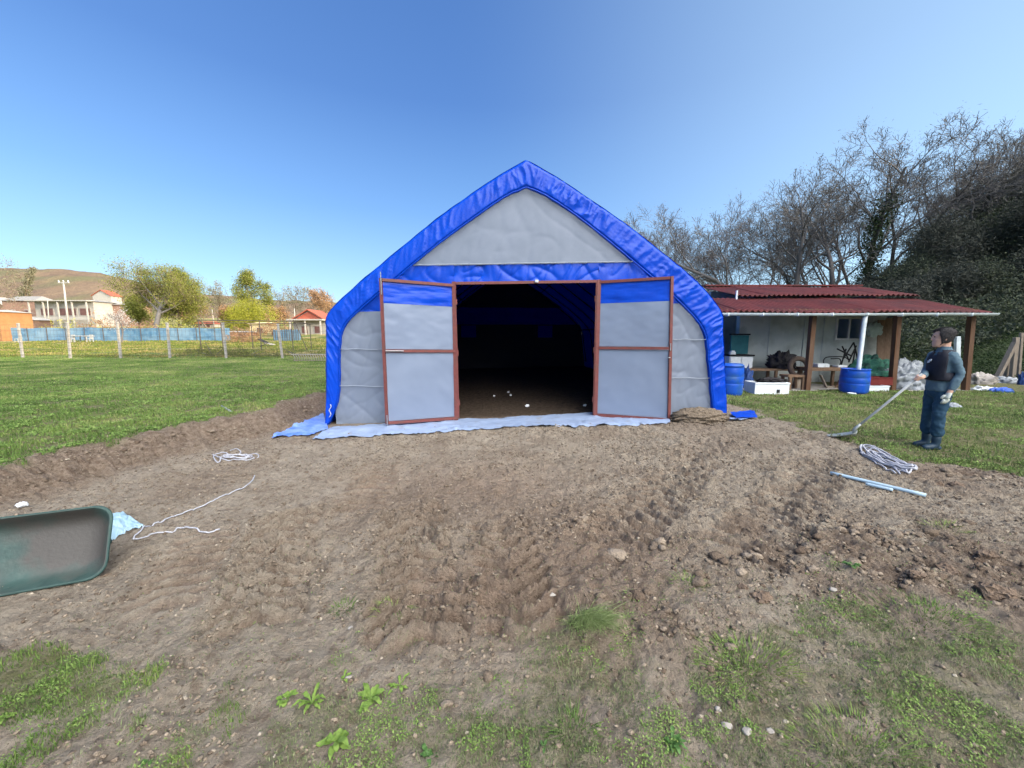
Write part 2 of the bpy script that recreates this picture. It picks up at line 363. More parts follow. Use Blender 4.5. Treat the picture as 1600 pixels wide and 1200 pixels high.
damp_and_shade = np.clip(inner_shade*1.5+.75*clod*ss(-.3, .3, fbm(X*3, Y*3, 3, 89)+.1)+.9*ss(-.2, .2, dd_)*ss(.95, .6, dd_)*(Y < 22)+.5*ss(.1, .5, fbm(X*.7, Y*.7, 3, 88)), 0, 1)*(1-.5*gm)  # moist soil, plus painted interior shade over the shelter footprint
me = np_mesh('ground', np.stack([X, Y, Z], 1), F, {'zone': np.stack([gm, redz, dry], 1), 'damp_and_shade': np.stack([damp_and_shade, inner_shade, inner_shade], 1)})
def ground_mat():
    m = bpy.data.materials.new('soil_and_turf'); m.use_nodes = True; n = m.node_tree.nodes; L = m.node_tree.links
    b = n['Principled BSDF']; b.inputs['Roughness'].default_value = .95; b.inputs['Specular IOR Level'].default_value = .15
    tc = n.new('ShaderNodeTexCoord')
    def nz(s, d=8, r=.6):
        t = n.new('ShaderNodeTexNoise'); t.inputs['Scale'].default_value = s; t.inputs['Detail'].default_value = d; t.inputs['Roughness'].default_value = r
        L.new(tc.outputs['Object'], t.inputs['Vector']); return t.outputs['Fac']
    def rp(f, a, c, p=(.35, .65)):
        r = n.new('ShaderNodeValToRGB'); r.color_ramp.elements[0].position = p[0]; r.color_ramp.elements[1].position = p[1]
        r.color_ramp.elements[0].color = (*a, 1); r.color_ramp.elements[1].color = (*c, 1); L.new(f, r.inputs[0]); return r.outputs[0]
    def mx(f, a, c):
        x = n.new('ShaderNodeMix'); x.data_type = 'RGBA'
        if isinstance(f, float): x.inputs[0].default_value = f
        else: L.new(f, x.inputs[0])
        for k, v in ((6, a), (7, c)):
            if isinstance(v, tuple): x.inputs[k].default_value = (*v, 1)
            else: L.new(v, x.inputs[k])
        return x.outputs[2]
    at = n.new('ShaderNodeAttribute'); at.attribute_name = 'zone'; sp = n.new('ShaderNodeSeparateColor'); L.new(at.outputs['Color'], sp.inputs[0])
    dirt = rp(nz(2.2, 10, .75), (.25, .20, .148), (.43, .365, .285))
    dirt = mx(rp(nz(28, 6, .7), (0, 0, 0), (1, 1, 1), (.48, .7)), dirt, (.43, .365, .28))
    dirt = mx(rp(nz(11, 5), (0, 0, 0), (1, 1, 1), (.52, .7)), dirt, (.20, .15, .11))
    redc = rp(nz(9), (.20, .135, .095), (.32, .225, .165))
    dirt = mx(sp.outputs[1], dirt, redc)
    a2 = n.new('ShaderNodeAttribute'); a2.attribute_name = 'damp_and_shade'; sp2 = n.new('ShaderNodeSeparateColor'); L.new(a2.outputs['Color'], sp2.inputs[0]); dirt = mx(sp2.outputs[0], dirt, rp(nz(16, 6, .7), (.15, .105, .075), (.31, .24, .18), (.36, .62)))
    dirt = mx(sp2.outputs[1], dirt, rp(nz(12), (.05, .035, .025), (.11, .08, .055)))  # shelter floor: interior shade painted in as near-black soil colour
    turf = rp(nz(14), (.12, .14, .045), (.23, .20, .11))
    turf = mx(rp(nz(1.1, 5), (0, 0, 0), (1, 1, 1), (.5, .68)), turf, (.13, .15, .045))
    dry = rp(nz(.35, 6), (.10, .15, .03), (.34, .26, .11), (.42, .6))
    turf = mx(sp.outputs[2], turf, dry)
    mq = n.new('ShaderNodeMath'); mq.operation = 'MULTIPLY_ADD'; L.new(nz(17, 5, .7), mq.inputs[0]); mq.inputs[1].default_value = 2.4; mq.inputs[2].default_value = -1.2
    m2 = n.new('ShaderNodeMath'); m2.operation = 'ADD'; m2.use_clamp = True; L.new(mq.outputs[0], m2.inputs[0]); L.new(sp.outputs[0], m2.inputs[1])
    m3 = n.new('ShaderNodeMath'); m3.operation = 'MULTIPLY'; m3.use_clamp = True; L.new(m2.outputs[0], m3.inputs[0]); L.new(sp.outputs[0], m3.inputs[1])
    L.new(mx(m3.outputs[0], dirt, turf), b.inputs['Base Color'])
    ad = n.new('ShaderNodeMath'); ad.operation = 'MULTIPLY_ADD'; L.new(nz(130, 4, .7), ad.inputs[0]); ad.inputs[1].default_value = .45; L.new(nz(34, 9, .75), ad.inputs[2])
    vo = n.new('ShaderNodeTexVoronoi'); vo.inputs['Scale'].default_value = 48; L.new(tc.outputs['Object'], vo.inputs['Vector'])
    ad2 = n.new('ShaderNodeMath'); ad2.operation = 'MULTIPLY_ADD'; L.new(vo.outputs['Distance'], ad2.inputs[0]); ad2.inputs[1].default_value = -.35; L.new(ad.outputs[0], ad2.inputs[2]); ad = ad2
    bp = n.new('ShaderNodeBump'); bp.inputs['Distance'].default_value = .065; bp.inputs['Strength'].default_value = .9
    L.new(ad.outputs[0], bp.inputs['Height']); L.new(bp.outputs[0], b.inputs['Normal'])
    return m
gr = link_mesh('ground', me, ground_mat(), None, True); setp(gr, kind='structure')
# far brown hill on the left, and the wooded slope on the right that shades the yard
def heightfield(name, x0, x1, nxx, y0, y1, nyy, fn, m, kind='structure'):
    a, b = np.meshgrid(np.linspace(x0, x1, nxx), np.linspace(y0, y1, nyy)); a = a.ravel(); b = b.ravel(); z = fn(a, b)
    k = (np.arange(nxx-1)[None, :]+np.arange(nyy-1)[:, None]*nxx).ravel()
    o = link_mesh(name, np_mesh(name, np.stack([a, b, z], 1), np.stack([k, k+1, k+nxx+1, k+nxx], 1)), m, None, True); setp(o, kind=kind); return o
def far_hill(x, y):
    # skyline by bearing from the yard
    px = 800+x/np.maximum(y, 1)*598
    top = np.interp(px, [-1500, -400, 0, 60, 130, 180, 240, 330, 420, 520, 640, 800], [400, 415, 423, 424, 426, 431, 445, 462, 470, 474, 485, 500])
    zt = 1.65+y*((600-top)*CP-FPX*SP)/600
    r = ss(190, 430, y); back = ss(430, 700, y)
    return (2+r*(zt-2))*(1-.0*back)*np.where(y > 430, 1, 1)*(1-.35*back)+r*2.0*fbm(x*.03, y*.03, 4, 7)+.8*r*noise(x*.2, y*.2, 8)
M['hillwood'] = mat('bare_brown_woodland', (.10, .068, .048), (.165, .115, .07), .95, .03, 1.5, .25, c3=(.11, .10, .05), s3=.02, t3=(.5, .65))
heightfield('hill', -1500, 120, 400, 190, 800, 130, far_hill, M['hillwood'])
def wood_slope(x, y):
    s = (x-19)*.31*ss(95, 40, y)*np.clip(x/np.maximum(y, 14)*1.3-.35, 0, 1)**.7+np.maximum(y-20, 0)*.12*ss(.7, 1.2, x/np.maximum(y, 5))*ss(70, 40, y)+.3*noise(x*.15, y*.15, 3)
    s = s+ss(0, 22, x-1.45*np.maximum(y, -10)-14)*6.5*ss(34, 2, y)
    s = s+.35*fbm(x*.5, y*.5, 3, 13)*ss(0, 2, s)
    return np.where(s < 0, s*.6, s)*ss(160, 120, np.abs(y))-.15
M['slope'] = mat('leaf_litter_slope', (.035, .05, .022), (.06, .065, .032), .95, 1.2, .05, 3, c3=(.035, .06, .018), s3=.6)
heightfield('wooded_slope', 9, 95, 180, -130, 110, 280, wood_slope, M['slope'])
# ------------------------------------------------------------------ shelter
YAW = math.atan(.045); S0 = Vector((.25, 7.47, 0)); EU = Vector((math.cos(YAW), math.sin(YAW), 0)); EN = Vector((-math.sin(YAW), math.cos(YAW), 0))
def FP(px, py, v=0):
    r = Vector(ray(px, py)); c = Vector(CAM); t = ((S0+EN*v-c).dot(EN))/r.dot(EN); p = c+r*t; return ((p-S0).dot(EU), p.z)
def zs(pts): return [FP(400+x/2.105, 230+y/2.105) for x, y in pts]
OUT = zs([(228, 912), (230, 800), (230, 700), (230, 610), (236, 548), (310, 470), (400, 393), (500, 310), (600, 230), (690, 165), (780, 104), (888, 40),
          (1000, 104), (1110, 178), (1215, 250), (1330, 340), (1450, 440), (1530, 538), (1537, 600), (1541, 700), (1545, 760), (1550, 880)])
INN = zs([(238, 920), (272, 830), (277, 720), (280, 632), (300, 580), (350, 530), (430, 462), (520, 385), (630, 298), (735, 222), (820, 165), (888, 134),
          (950, 160), (1040, 218), (1140, 295), (1240, 378), (1350, 472), (1440, 562), (1474, 620), (1484, 700), (1490, 760), (1500, 872)])
def resample(c, n):
    """Catmull-Rom through control points"""
    o = []; m = len(c)-1
    for k in range(n):
        t = k/(n-1)*m; i = min(int(t), m-1); f = t-i
        if i == 11 or i == 10:
            pass
        p = [np.array(c[max(0, min(m, i+j))]) for j in (-1, 0, 1, 2)]
        if i+1 == 11: p[3] = 2*p[2]-p[1]      # keep the ridge pointed
        if i == 11: p[0] = 2*p[1]-p[2]
        o.append(.5*((2*p[1])+(-p[0]+p[2])*f+(2*p[0]-5*p[1]+4*p[2]-p[3])*f*f+(-p[0]+3*p[1]-3*p[2]+p[3])*f**3))
    return np.array(o)
NR = 500; oc = resample(OUT, NR); ic = resample(INN, NR); DEPTH = 12.5
sh = thing('fabric_shelter', 'large blue and grey tarpaulin shelter with pointed roof and both doors open', 'shelter', S0, YAW)
# blue rim rolled round the front hoop, with folds across it
seg = np.r_[0, np.cumsum(np.hypot(*np.diff(oc, axis=0).T))]
nt = 22; V = []; tt = np.linspace(0, 1, nt)
S_, T_ = np.meshgrid(seg, tt, indexing='ij')
U = oc[:, None, 0]*(1-T_)+ic[:, None, 0]*T_; ZZ = oc[:, None, 1]*(1-T_)+ic[:, None, 1]*T_
side = np.where(S_ > seg[NR//2], -1, 1)
sk = S_+side*(T_*.25)*(1+.6*noise(S_*.5, T_*0, 4))
wv = .10*noise(S_*2, T_*2.2, 18); f1 = (1-np.abs(2*noise(sk*2.7+wv, T_*.45, 11)))**3-.4; f2 = (1-np.abs(2*noise(sk*6.5+wv*2+T_*.6, T_*.7, 12)))**3-.4; f3 = (1-np.abs(2*noise(sk*14+wv*3, T_*1.2, 13)))**2-.5
strength = .45+.75*ss(-.3, .4, noise(S_*.8, S_*0, 15))+.35*(side < 0)
VV = -.035-.012*np.sin(np.pi*np.clip(T_*1.05, 0, 1))**.7+.05*ss(.12, 0, T_)+.07*ss(.9, 1, T_)
VV = VV-(.022*f1+.018*f2+.010*f3)*strength*np.sin(np.pi*np.clip(T_, .04, .97))**.5
low = ss(.0, .7, ZZ)
edge = .012*noise(S_*5, T_*0, 17)*ss(.6, 1, T_)
U = U+side*edge; ZZ = ZZ+edge
rim = np.stack([U, VV, ZZ], -1).reshape(-1, 3)
k = (np.arange(nt-1)[None, :]+np.arange(NR-1)[:, None]*nt).ravel()
link_mesh('roof_rim', np_mesh('roof_rim', rim, np.stack([k, k+1, k+nt+1, k+nt], 1)), M['blue'], sh, True)
# hem cord along the inner edge
mb = MB(); mb.tube([(ic[i, 0]+float(side[i, -1])*float(edge[i, -1]), -.05, ic[i, 1]+float(edge[i, -1])) for i in range(6, NR-4, 3)], .012, 5); mb.build('hem_cord', M['blue'], sh, True)
# roof cover
vs = np.linspace(0, DEPTH, 70); sag = .045*np.abs(np.sin(np.pi*vs/1.56))
ocs = oc[::4]; cx = .0; C = np.array([cx, 1.6])
A, B = np.meshgrid(np.arange(len(ocs)), np.arange(len(vs)), indexing='ij')
d = ocs-C; L_ = np.hypot(d[:, 0], d[:, 1])[:, None]
f = 1-(sag[None, :]+.012*noise(A*.35, B*.6, 21))/L_
RU = C[0]+d[:, None, 0].reshape(-1, 1)*f; RZ = C[1]+d[:, None, 1].reshape(-1, 1)*f; RZ = np.where(ocs[:, 1][:, None] < .2, RZ-.08, RZ)
nv = len(vs); k = (np.arange(nv-1)[None, :]+np.arange(len(ocs)-1)[:, None]*nv).ravel()
cv = link_mesh('roof_cover', np_mesh('roof_cover', np.stack([RU, np.broadcast_to(vs[None, :], RU.shape), RZ], -1).reshape(-1, 3), np.stack([k, k+1, k+nv+1, k+nv], 1)), M['blue'], sh, True)
# front fabric, hung behind the rim
mc = oc*.45+ic*.55; half = NR//2
lu, lz = mc[:half+1, 0], mc[:half+1, 1]; ru, rz = mc[half:, 0], mc[half:, 1]
def top(u): return float(np.interp(u, lu, lz)) if u < mc[half, 0] else float(np.interp(u, ru, rz))
ul = float(mc[40:120, 0].min()); ur = float(mc[-120:-40, 0].max())
def lineZ(pa, pb):
    a = FP(*pa); b = FP(*pb); return lambda u: a[1]+(u-a[0])*(b[1]-a[1])/(b[0]-a[0])
z412 = lineZ((645, 415), (988, 409.5)); z440 = lineZ((711, 441), (932, 438)); z487 = lineZ((560, 487), (1085, 473))
dl = FP(713, 650)[0]; dr = FP(930, 648)[0]; dm = (dl+dr)/2
def base(u): return hat(*(S0+EU*u).xy)-.03
baseu = np.linspace(-4.4, 4.6, 60); basez = [base(u) for u in baseu]
def fab(name, m, u0, u1, lo, hi, amp=.02, seed=0, nu=70, nvv=50, v0=.03, flip=1):
    mb = MB()
    def fn(a, b):
        u = u0+(u1-u0)*a; l = lo(u); h_ = max(hi(u), l+.001); return (u, v0, l+(h_-l)*b)
    mb.grid(fn, nu, nvv); o = mb.build(name, m, sh, True)
    n = len(o.data.vertices); c = np.zeros(n*3, np.float32); o.data.vertices.foreach_get('co', c); c = c.reshape(-1, 3)
    x, z = c[:, 0], c[:, 2]
    d = .6*fbm(x*.9+z*.5, z*.6-x*.3, 2, seed)+.8*(1-np.abs(2*noise(x*1.4+z*1.9, z*.8-x*.9, seed+3)))**4+.6*(1-np.abs(2*noise(x*3.1-z*2.3, z*1.1+x, seed+4)))**4+.3*(1-np.abs(2*noise(x*2.6+z*.4, z*.5, seed+6)))**3
    c[:, 1] += amp*d*flip; o.data.vertices.foreach_set('co', c.ravel()); o.data.update(); return o
gz0 = z412(0)
gu0 = next(u for u in np.linspace(ul, 0, 400) if top(u) > z412(u)); gu1 = next(u for u in np.linspace(ur, 0, 400) if top(u) > z412(u))
fab('gable_panel', M['grey'], gu0, gu1, z412, top, .007, 41, 120, 50)
bb = lambda u: float(np.interp(u, baseu, basez))
bu0 = next(u for u in np.linspace(ul, 0, 400) if top(u) > z487(u)); bu1 = next(u for u in np.linspace(ur, 0, 400) if top(u) > z487(u))
fab('blue_band', M['blue'], bu0, dl, z487, lambda u: min(top(u), z412(u)), .02, 43)
fab('blue_band', M['blue'], dr, bu1, z487, lambda u: min(top(u), z412(u)), .02, 44)
fab('blue_band', M['blue'], dl, dr, z440, z412, .03, 45, 120, 20, .028)
fab('side_panel', M['grey'], ul-.02, dl, bb, lambda u: min(top(u), z487(u)), .016, 47, 90, 90)
fab('side_panel', M['grey'], dr, ur+.02, bb, lambda u: min(top(u), z487(u)), .016, 48, 90, 90)
M['seam'] = mat('welded_seam', (.27, .30, .35), None, .35)
for (a, b) in (((526, 545), (600, 546)), ((524, 602), (604, 604)), ((1048, 530), (1104, 531)), ((1046, 590), (1110, 591))):
    A_ = FP(*a); B_ = FP(*b); n_ = 12
    mb = MB(); mb.tube([(A_[0]+(B_[0]-A_[0])*i/n_, -.012+.006*math.sin(i*1.7), A_[1]+(B_[1]-A_[1])*i/n_-.006*math.sin(i*.9)) for i in range(n_+1)], .008, 5); mb.build('seam', M['seam'], sh, True)
# pale hem line under the gable panel, cords down the rim edge
mb = MB(); mb.tube([(u, -.004, z412(u)+.012) for u in np.linspace(gu0+.3, gu1-.35, 50)], .009, 5); mb.build('seam', M['seam'], sh, True)
# steel door frame
mb = MB(); fw = .07
for u, s in ((dl, -1), (dr, 1)): mb.box((u-s*.0, -.0, (bb(u)+z440(u))/2), (fw, .06, z440(u)-bb(u)+.02))
mb.beam((dl+.04, 0.0, z440(dl)-.02), (dr-.04, 0.0, z440(dr)-.02), .05, .05)
mb.build('door_frame', M['red'], sh)
mb = MB(); mb.box((FP(838, 445)[0], -.045, z440(.3)-.01), (.07, .03, .05), bev=.006); mb.build('latch', M['steel'], sh)
# the two leaves, hinged on the frame, opened against the wall
def leaf(h_b, h_t, o_b, o_t, Yh, Yo, bluefrac, midfrac, label, sgn):
    hb = Vector(P(*h_b, Yh)); ht = Vector(P(*h_t, Yh)); ob = Vector(P(*o_b, Yo)); ot = Vector(P(*o_t, Yo))
    nrm = (ob-hb).cross(ht-hb).normalized()
    if nrm.y > 0: nrm = -nrm
    def pt(a, b, k=0): return (hb*(1-a)+ob*a)*(1-b)+(ht*(1-a)+ot*a)*b+nrm*k
    root = MB(); w_ = .05
    root.beam(pt(0, 0), pt(0, 1), w_, .045); root.beam(pt(1, -.005), pt(1, 1.01), w_, .045)
    root.beam(pt(.018, 1), pt(.982, 1), .045, w_); root.beam(pt(.018, 0), pt(.982, 0), .045, w_)
    root.beam(pt(.018, midfrac), pt(.982, midfrac), .045, w_)
    d_ = root.build('door', M['red'], sh, False, True); d_['label'] = label
    Mi = (Matrix.Translation(sh.location) @ sh.rotation_euler.to_matrix().to_4x4()).inverted()
    def pan(name, b0, b1, m, seed):
        mb = MB()
        def fn(a, b):
            b_ = b0+(b1-b0)*b; a_ = .02+.96*a
            return Mi @ pt(a_, b_, -.012+.012*float(fbm(a*2+seed, b*2, 3, seed)))
        mb.grid(fn, 30, 30); mb.build(name, m, d_, True)
    pan('blue_panel', bluefrac, .992, M['blue'], 3); pan('grey_panel', midfrac+.012, bluefrac-.001, M['leaf'], 5); pan('grey_panel', .012, midfrac-.012, M['leaf'], 7)
    for f in (.12, .5, .88): MB().tube([Mi @ pt(-.02, f-.02, 0), Mi @ pt(-.02, f+.02, 0)], .018, 8).build('hinge', M['red'], d_)
    def bt(a, b, r): MB().tube([a, b], r, 6).build('bolt', M['steel'], d_)
    if sgn < 0:
        bt(Mi @ pt(1.0, 1.05, .03), Mi @ pt(1.0, .9, .03), .010); bt(Mi @ pt(1.0, -.02, .035), Mi @ pt(1.0, .06, .035), .010)
        bt(Mi @ pt(.98, midfrac, .035), Mi @ pt(.74, midfrac, .035), .012)
    else:
        bt(Mi @ pt(1.0, .55, .03), Mi @ pt(1.0, .5, .03), .010); bt(Mi @ pt(1.0, .45, .05), Mi @ pt(.97, .45, .05), .010)
M['leaf'] = mat('taut_grey_tarpaulin', (.175, .215, .30), (.195, .24, .33), .38, .8, .002, 3, spec=.45, trans=.06)
leaf((716, 653), (710, 446), (605, 661), (595, 437), 7.40, 6.97, .845, .515, 'left leaf of the double door', -1)
leaf((928, 648), (933, 441), (1045, 656), (1050, 434), 7.54, 7.10, .845, .515, 'right leaf of the double door', 1)
BG = mat('back_grey_tarpaulin_shaded', (.045, .048, .055), None, .8)  # grey tarpaulin darkened in its colour to paint the dim interior
# back wall with its own blue band, inside ribs
vb = DEPTH-.12
lo_u, lo_z = oc[:half+1, 0], oc[:half+1, 1]; ro_u, ro_z = oc[half:, 0], oc[half:, 1]
def topo(u): return float(np.interp(u, lo_u, lo_z)) if u < oc[half, 0] else float(np.interp(u, ro_u, ro_z))
UL, UR = float(oc[:, 0].min()), float(oc[:, 0].max())
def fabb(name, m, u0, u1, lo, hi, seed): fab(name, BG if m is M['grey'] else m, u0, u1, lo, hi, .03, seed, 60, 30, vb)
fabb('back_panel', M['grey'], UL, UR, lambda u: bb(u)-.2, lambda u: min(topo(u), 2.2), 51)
cap = MB(); cp = [(float(a), DEPTH-.008, float(b)) for a, b in oc[::6]]; cap.add(cp+[(0, DEPTH-.008, 1.2)], [(i, i+1, len(cp)) for i in range(len(cp)-1)]+[(len(cp)-1, 0, len(cp))]); cap.build('sun_block_cap', BG, sh)  # extra end cap added to stop sun leaking past the back wall
BK = mat('back_blue_tarpaulin_glow', (.002, .02, .5), None, .7, trans=.05, tcol=(.0, .02, .5))  # blue raised to paint in daylight glowing through the fabric
fabb('blue_band', BK, bu0-.4, bu1+.4, lambda u: 2.2, lambda u: min(topo(u), 3.05), 52)
fabb('back_panel', M['grey'], gu0-.7, gu1+.7, lambda u: 3.05, lambda u: topo(u), 53)
for u in (-1.9, 2.0): MB().box((u, vb-.04, 1.85), (.75, .02, .6)).build('window_flap', BK, sh)
M['hoop'] = mat('dull_steel_tube', (.015, .015, .018), None, .8)
mb = MB()
for v in np.arange(.2, DEPTH-.6, 1.55):
    mb.tube([(mc[i, 0]*.985, v, mc[i, 1]*.985) for i in range(8, NR-8, 12)], .025, 6)
for t in (90, 170, 250, 330, 410):
    mb.tube([(mc[t, 0]*.975, .1, mc[t, 1]*.975), (mc[t, 0]*.975, DEPTH-.1, mc[t, 1]*.975)], .02, 6)
mb.build('frame_hoops', M['hoop'], sh)
# skirt of the front sheet lying on the soil, and the blue flap at the left corner
def ground_sheet(name, topl, botl, m, n=160, nvv=16, amp=.012, lift=.018, seed=1, parent=sh):
    tp = np.array([G(*p)[:2] for p in topl]); bt = np.array([G(*p)[:2] for p in botl])
    def rs(c):
        s = np.r_[0, np.cumsum(np.hypot(*np.diff(c, axis=0).T))]; q = np.linspace(0, s[-1], n); return np.stack([np.interp(q, s, c[:, 0]), np.interp(q, s, c[:, 1])], 1)
    tp = rs(tp); bt = rs(bt); T = np.linspace(0, 1, nvv)[None, :, None]
    Q = tp[:, None, :]*(1-T)+bt[:, None, :]*T
    x = Q[..., 0]; y = Q[..., 1]; 
    x = x+.02*noise(x*3, y*3, seed); y = y+.05*noise(x*1.7, y*0, seed+1)*T[..., 0]
    z = hlow(x, y)+np.maximum(hfine(x, y)[0], -.01)+lift+amp*(1-2*np.abs(noise(x*1.6+y*2, y*6, seed+2)))+amp*.8*noise(x*6, y*5, seed+3)
    Mi = np.array((Matrix.Translation(parent.location) @ parent.rotation_euler.to_matrix().to_4x4()).inverted())
    W = np.stack([x, y, z, np.ones_like(z)], -1).reshape(-1, 4) @ Mi.T
    k = (np.arange(nvv-1)[None, :]+np.arange(n-1)[:, None]*nvv).ravel()
    return link_mesh(name, np_mesh(name, W[:, :3], np.stack([k, k+1, k+nvv+1, k+nvv], 1)), m, parent, True)
ground_sheet('ground_skirt', [(520, 664), (600, 660), (716, 655), (800, 653), (928, 649), (1045, 658)], [(483, 685), (603, 680), (732, 674), (804, 669), (900, 671), (985, 672), (1046, 668)], M['skirt'])
ground_sheet('corner_flap', [(428, 676), (505, 642)], [(426, 681), (490, 676), (513, 668)], M['flap'] if 'flap' in M else mat('flap_sheet', (.25, .36, .62), (.08, .17, .62), .35, 5, .004, 9), 40, 12, .006, .03, 5)
mb = MB()
c0 = FP(520, 640); pts = [(c0[0]+.02*math.sin(i*1.3), -.1-.02*i*.3, c0[1]+.12-.03*i) for i in range(9)]; mb.tube(pts, .008, 5)
mb.build('tie_cord', M['rope'], sh, True)
# ------------------------------------------------------------------ farm shed on the right
HB = thing('open_shed', 'low white shed with dark red corrugated roof and timber porch posts', 'shed', (9.6, 12.9, .05))
def hb(mb, name, m, sm=False, par=None): return mb.build(name, m, par or HB, sm, True)
def corr(x0, x1, ya, za, yb, zb, name, per=.16, amp=.028, ragged=.0):
    nxx = int((x1-x0)/per*8); mb = MB(); rows = 14
    for side_ in (0,):
        V = []
        for j in range(rows):
            f = j/(rows-1)
            for i in range(nxx):
                x = x0+(x1-x0)*i/(nxx-1); xl = x
                sheet = int((x-x0)/.95)
                y = ya+(yb-ya)*f + (.03*((sheet*7) % 5-2)/2*(1-f) if j == 0 else 0)
                V.append((xl, y, za+(zb-za)*f+amp*math.sin(2*math.pi*(x-x0)/per)+.012*((sheet*3) % 4-1.5)/1.5+.015*math.sin(x*1.3+f*2)))
        n0 = len(V); V += [(a, b, c-.012) for a, b, c in V]
        Fq = []
        for j in range(rows-1):
            for i in range(nxx-1):
                a = j*nxx+i; Fq.append((a, a+1, a+nxx+1, a+nxx)); Fq.append((n0+a, n0+a+nxx, n0+a+nxx+1, n0+a+1))
        for i in range(nxx-1): Fq.append((i, n0+i, n0+i+1, i+1))
        for j in range(rows-1): a = j*nxx+nxx-1; Fq.append((a, n0+a, n0+a+nxx, a+nxx))
        mb.add(V, Fq)
    return hb(mb, name, M['roof'], True)
XR = 13.25
corr(5.3, XR, 10.75, 2.30, 12.95, 2.86, 'lower_roof'); corr(7.35, XR-.0, 12.75, 2.955, 15.1, 3.50, 'upper_roof')
mb = MB(); mb.box((10.35, 15.12, 3.54), (6.0, .3, .05), bev=.01); hb(mb, 'ridge_cap', M['roof'])
mb = MB(); mb.beam((7.32, 12.8, 2.75), (7.32, 12.8, 3.1), .05); hb(mb, 'trim_post', M['gutter'])
# gutter (half round) and its downpipe
mb = MB(); V = []; n_ = 60
for i in range(n_):
    x = 5.3+(XR+.05-5.3)*i/(n_-1)
    for kk in range(9):
        a = math.pi*kk/8; V.append((x, 10.70-.065*math.cos(a), 2.255-.07*math.sin(a)-.006*math.sin(x*.9)))
mb.add(V, [(i*9+kk, i*9+kk+1, (i+1)*9+kk+1, (i+1)*9+kk) for i in range(n_-1) for kk in range(8)])
for x in np.arange(5.9, 13.3, .95): mb.box((x, 10.70, 2.215), (.03, .15, .09))
hb(mb, 'gutter', M['gutter'], True)
mb = MB(); mb.tube([P(1352, 494, 10.74), P(1350, 506, 10.74), P(1342, 572, 10.65), P(1341, 580, 10.6)], .055, 12); hb(mb, 'downpipe', M['pvc'] if 'pvc' in M else M['gutter'], True)
for (pxt, pxb, wd) in ((1270, 1260, .13), (1402, 1393, .13), (1517, 1508, .13)):
    t = P(pxt, 498, 11.1); b = P(pxb, 612, 11.1); mb = MB(); mb.beam((b[0], 11.1, -.05), (t[0], 11.1, 2.30), wd, wd); hb(mb, 'post', M['wood'])
mb = MB(); mb.beam((5.6, 11.1, 2.38-.06), (13.2, 11.1, 2.38-.06), .1, .14); hb(mb, 'eave_beam', M['wood'])
mb = MB()
for x in np.arange(5.8, 13.3, 1.05): mb.beam((x, 10.9, 2.27), (x, 12.9, 2.78), .06, .08)
hb(mb, 'rafter', M['wood'])
# walls with window opening
wx0, wx1 = P(1306, 520, 12.9)[0], P(1345, 520, 12.9)[0]; wz0, wz1 = P(1320, 530, 12.9)[2], P(1320, 497, 12.9)[2]
mb = MB(); WX0, WX1 = 7.55, 12.35
for (a, b, c, d) in ((WX0, wx0, 0, 2.8), (wx1, WX1, 0, 2.8), (wx0, wx1, 0, wz0), (wx0, wx1, wz1, 2.8)):
    mb.box(((a+b)/2, 13.0, (c+d)/2), (b-a, .2, d-c))
mb.box((WX1-.1, 14.2, 1.5), (.2, 2.2, 3.0)); mb.box((10, 15.0, 1.65), (4.9, .2, 3.3))
hb(mb, 'wall', M['wallw'])
mb = MB(); mb.box((6.9, 14.9, 1.5), (1.6, .1, 3.0)); mb.box((6.1, 13.9, 1.4), (.1, 2.0, 2.8)); hb(mb, 'recess_wall', M['teal'])
M['pvcw'] = mat('window_frame_white', (.62, .6, .56), (.5, .48, .45), .6, 5)
mb = MB(); cxw, czw = (wx0+wx1)/2, (wz0+wz1)/2
for x in (wx0, cxw, wx1): mb.box((x, 12.9, czw), (.055, .06, wz1-wz0+.06))
for z in (wz0, wz1): mb.box((cxw, 12.9, z), (wx1-wx0+.06, .062, .055))
wf = hb(mb, 'window', M['pvcw'])
mb = MB(); mb.box((cxw, 12.93, czw), (wx1-wx0-.05, .01, wz1-wz0-.05)); hb(mb, 'pane', M['glass'], False, wf)
mb = MB(); mb.box((cxw, 12.87, wz0-.05), (wx1-wx0+.2, .12, .04)); hb(mb, 'sill', M['pvcw'], False, wf)
mb = MB()
for x in (8.55, 9.7, 10.35): mb.box((x, 12.885, 1.35), (.03, .02, 2.5))
hb(mb, 'wall_batten', M['wallw'])
mb = MB(); mb.box((9.8, 12.6, .02), (7.0, 3.3, .1)); hb(mb, 'floor_slab', M['concrete'])
# ---- things standing in and around the shed
def one(mb, name, m, label, cat, group=None, sm=False):
    o = mb.build(name, m, None, sm, origin='base'); return setp(o, label, cat, group)
FL = .07
x0c, x1c = P(1136, 560, 12.5)[0], P(1172, 560, 12.5)[0]; ztop = P(1150, 556, 12.5)[2]
t = thing('cupboard', 'white two-door cupboard with dark top below the teal panel', 'cupboard', ((x0c+x1c)/2, 12.6, FL))
mb = MB(); mb.box(((x0c+x1c)/2, 12.6, (FL+ztop)/2), (x1c-x0c, .5, ztop-FL), bev=.01); mb.build('carcass', M['white'], t, world=True)
mb = MB(); mb.box(((x0c+x1c)/2, 12.58, ztop+.02), (x1c-x0c+.06, .56, .05), bev=.01); mb.build('worktop', M['dark'], t, world=True)
for q in (0, 1):
    mb = MB(); mb.box((x0c+(x1c-x0c)*(.26+.48*q), 12.335, (FL+ztop)/2), ((x1c-x0c)*.46, .025, ztop-FL-.08), bev=.006); dd = mb.build('door', M['white'], t, world=True)
    mb = MB(); mb.box((x0c+(x1c-x0c)*(.44+.13*q), 12.31, ztop-.25), (.02, .03, .12)); mb.build('handle', M['steel'], dd, world=True)
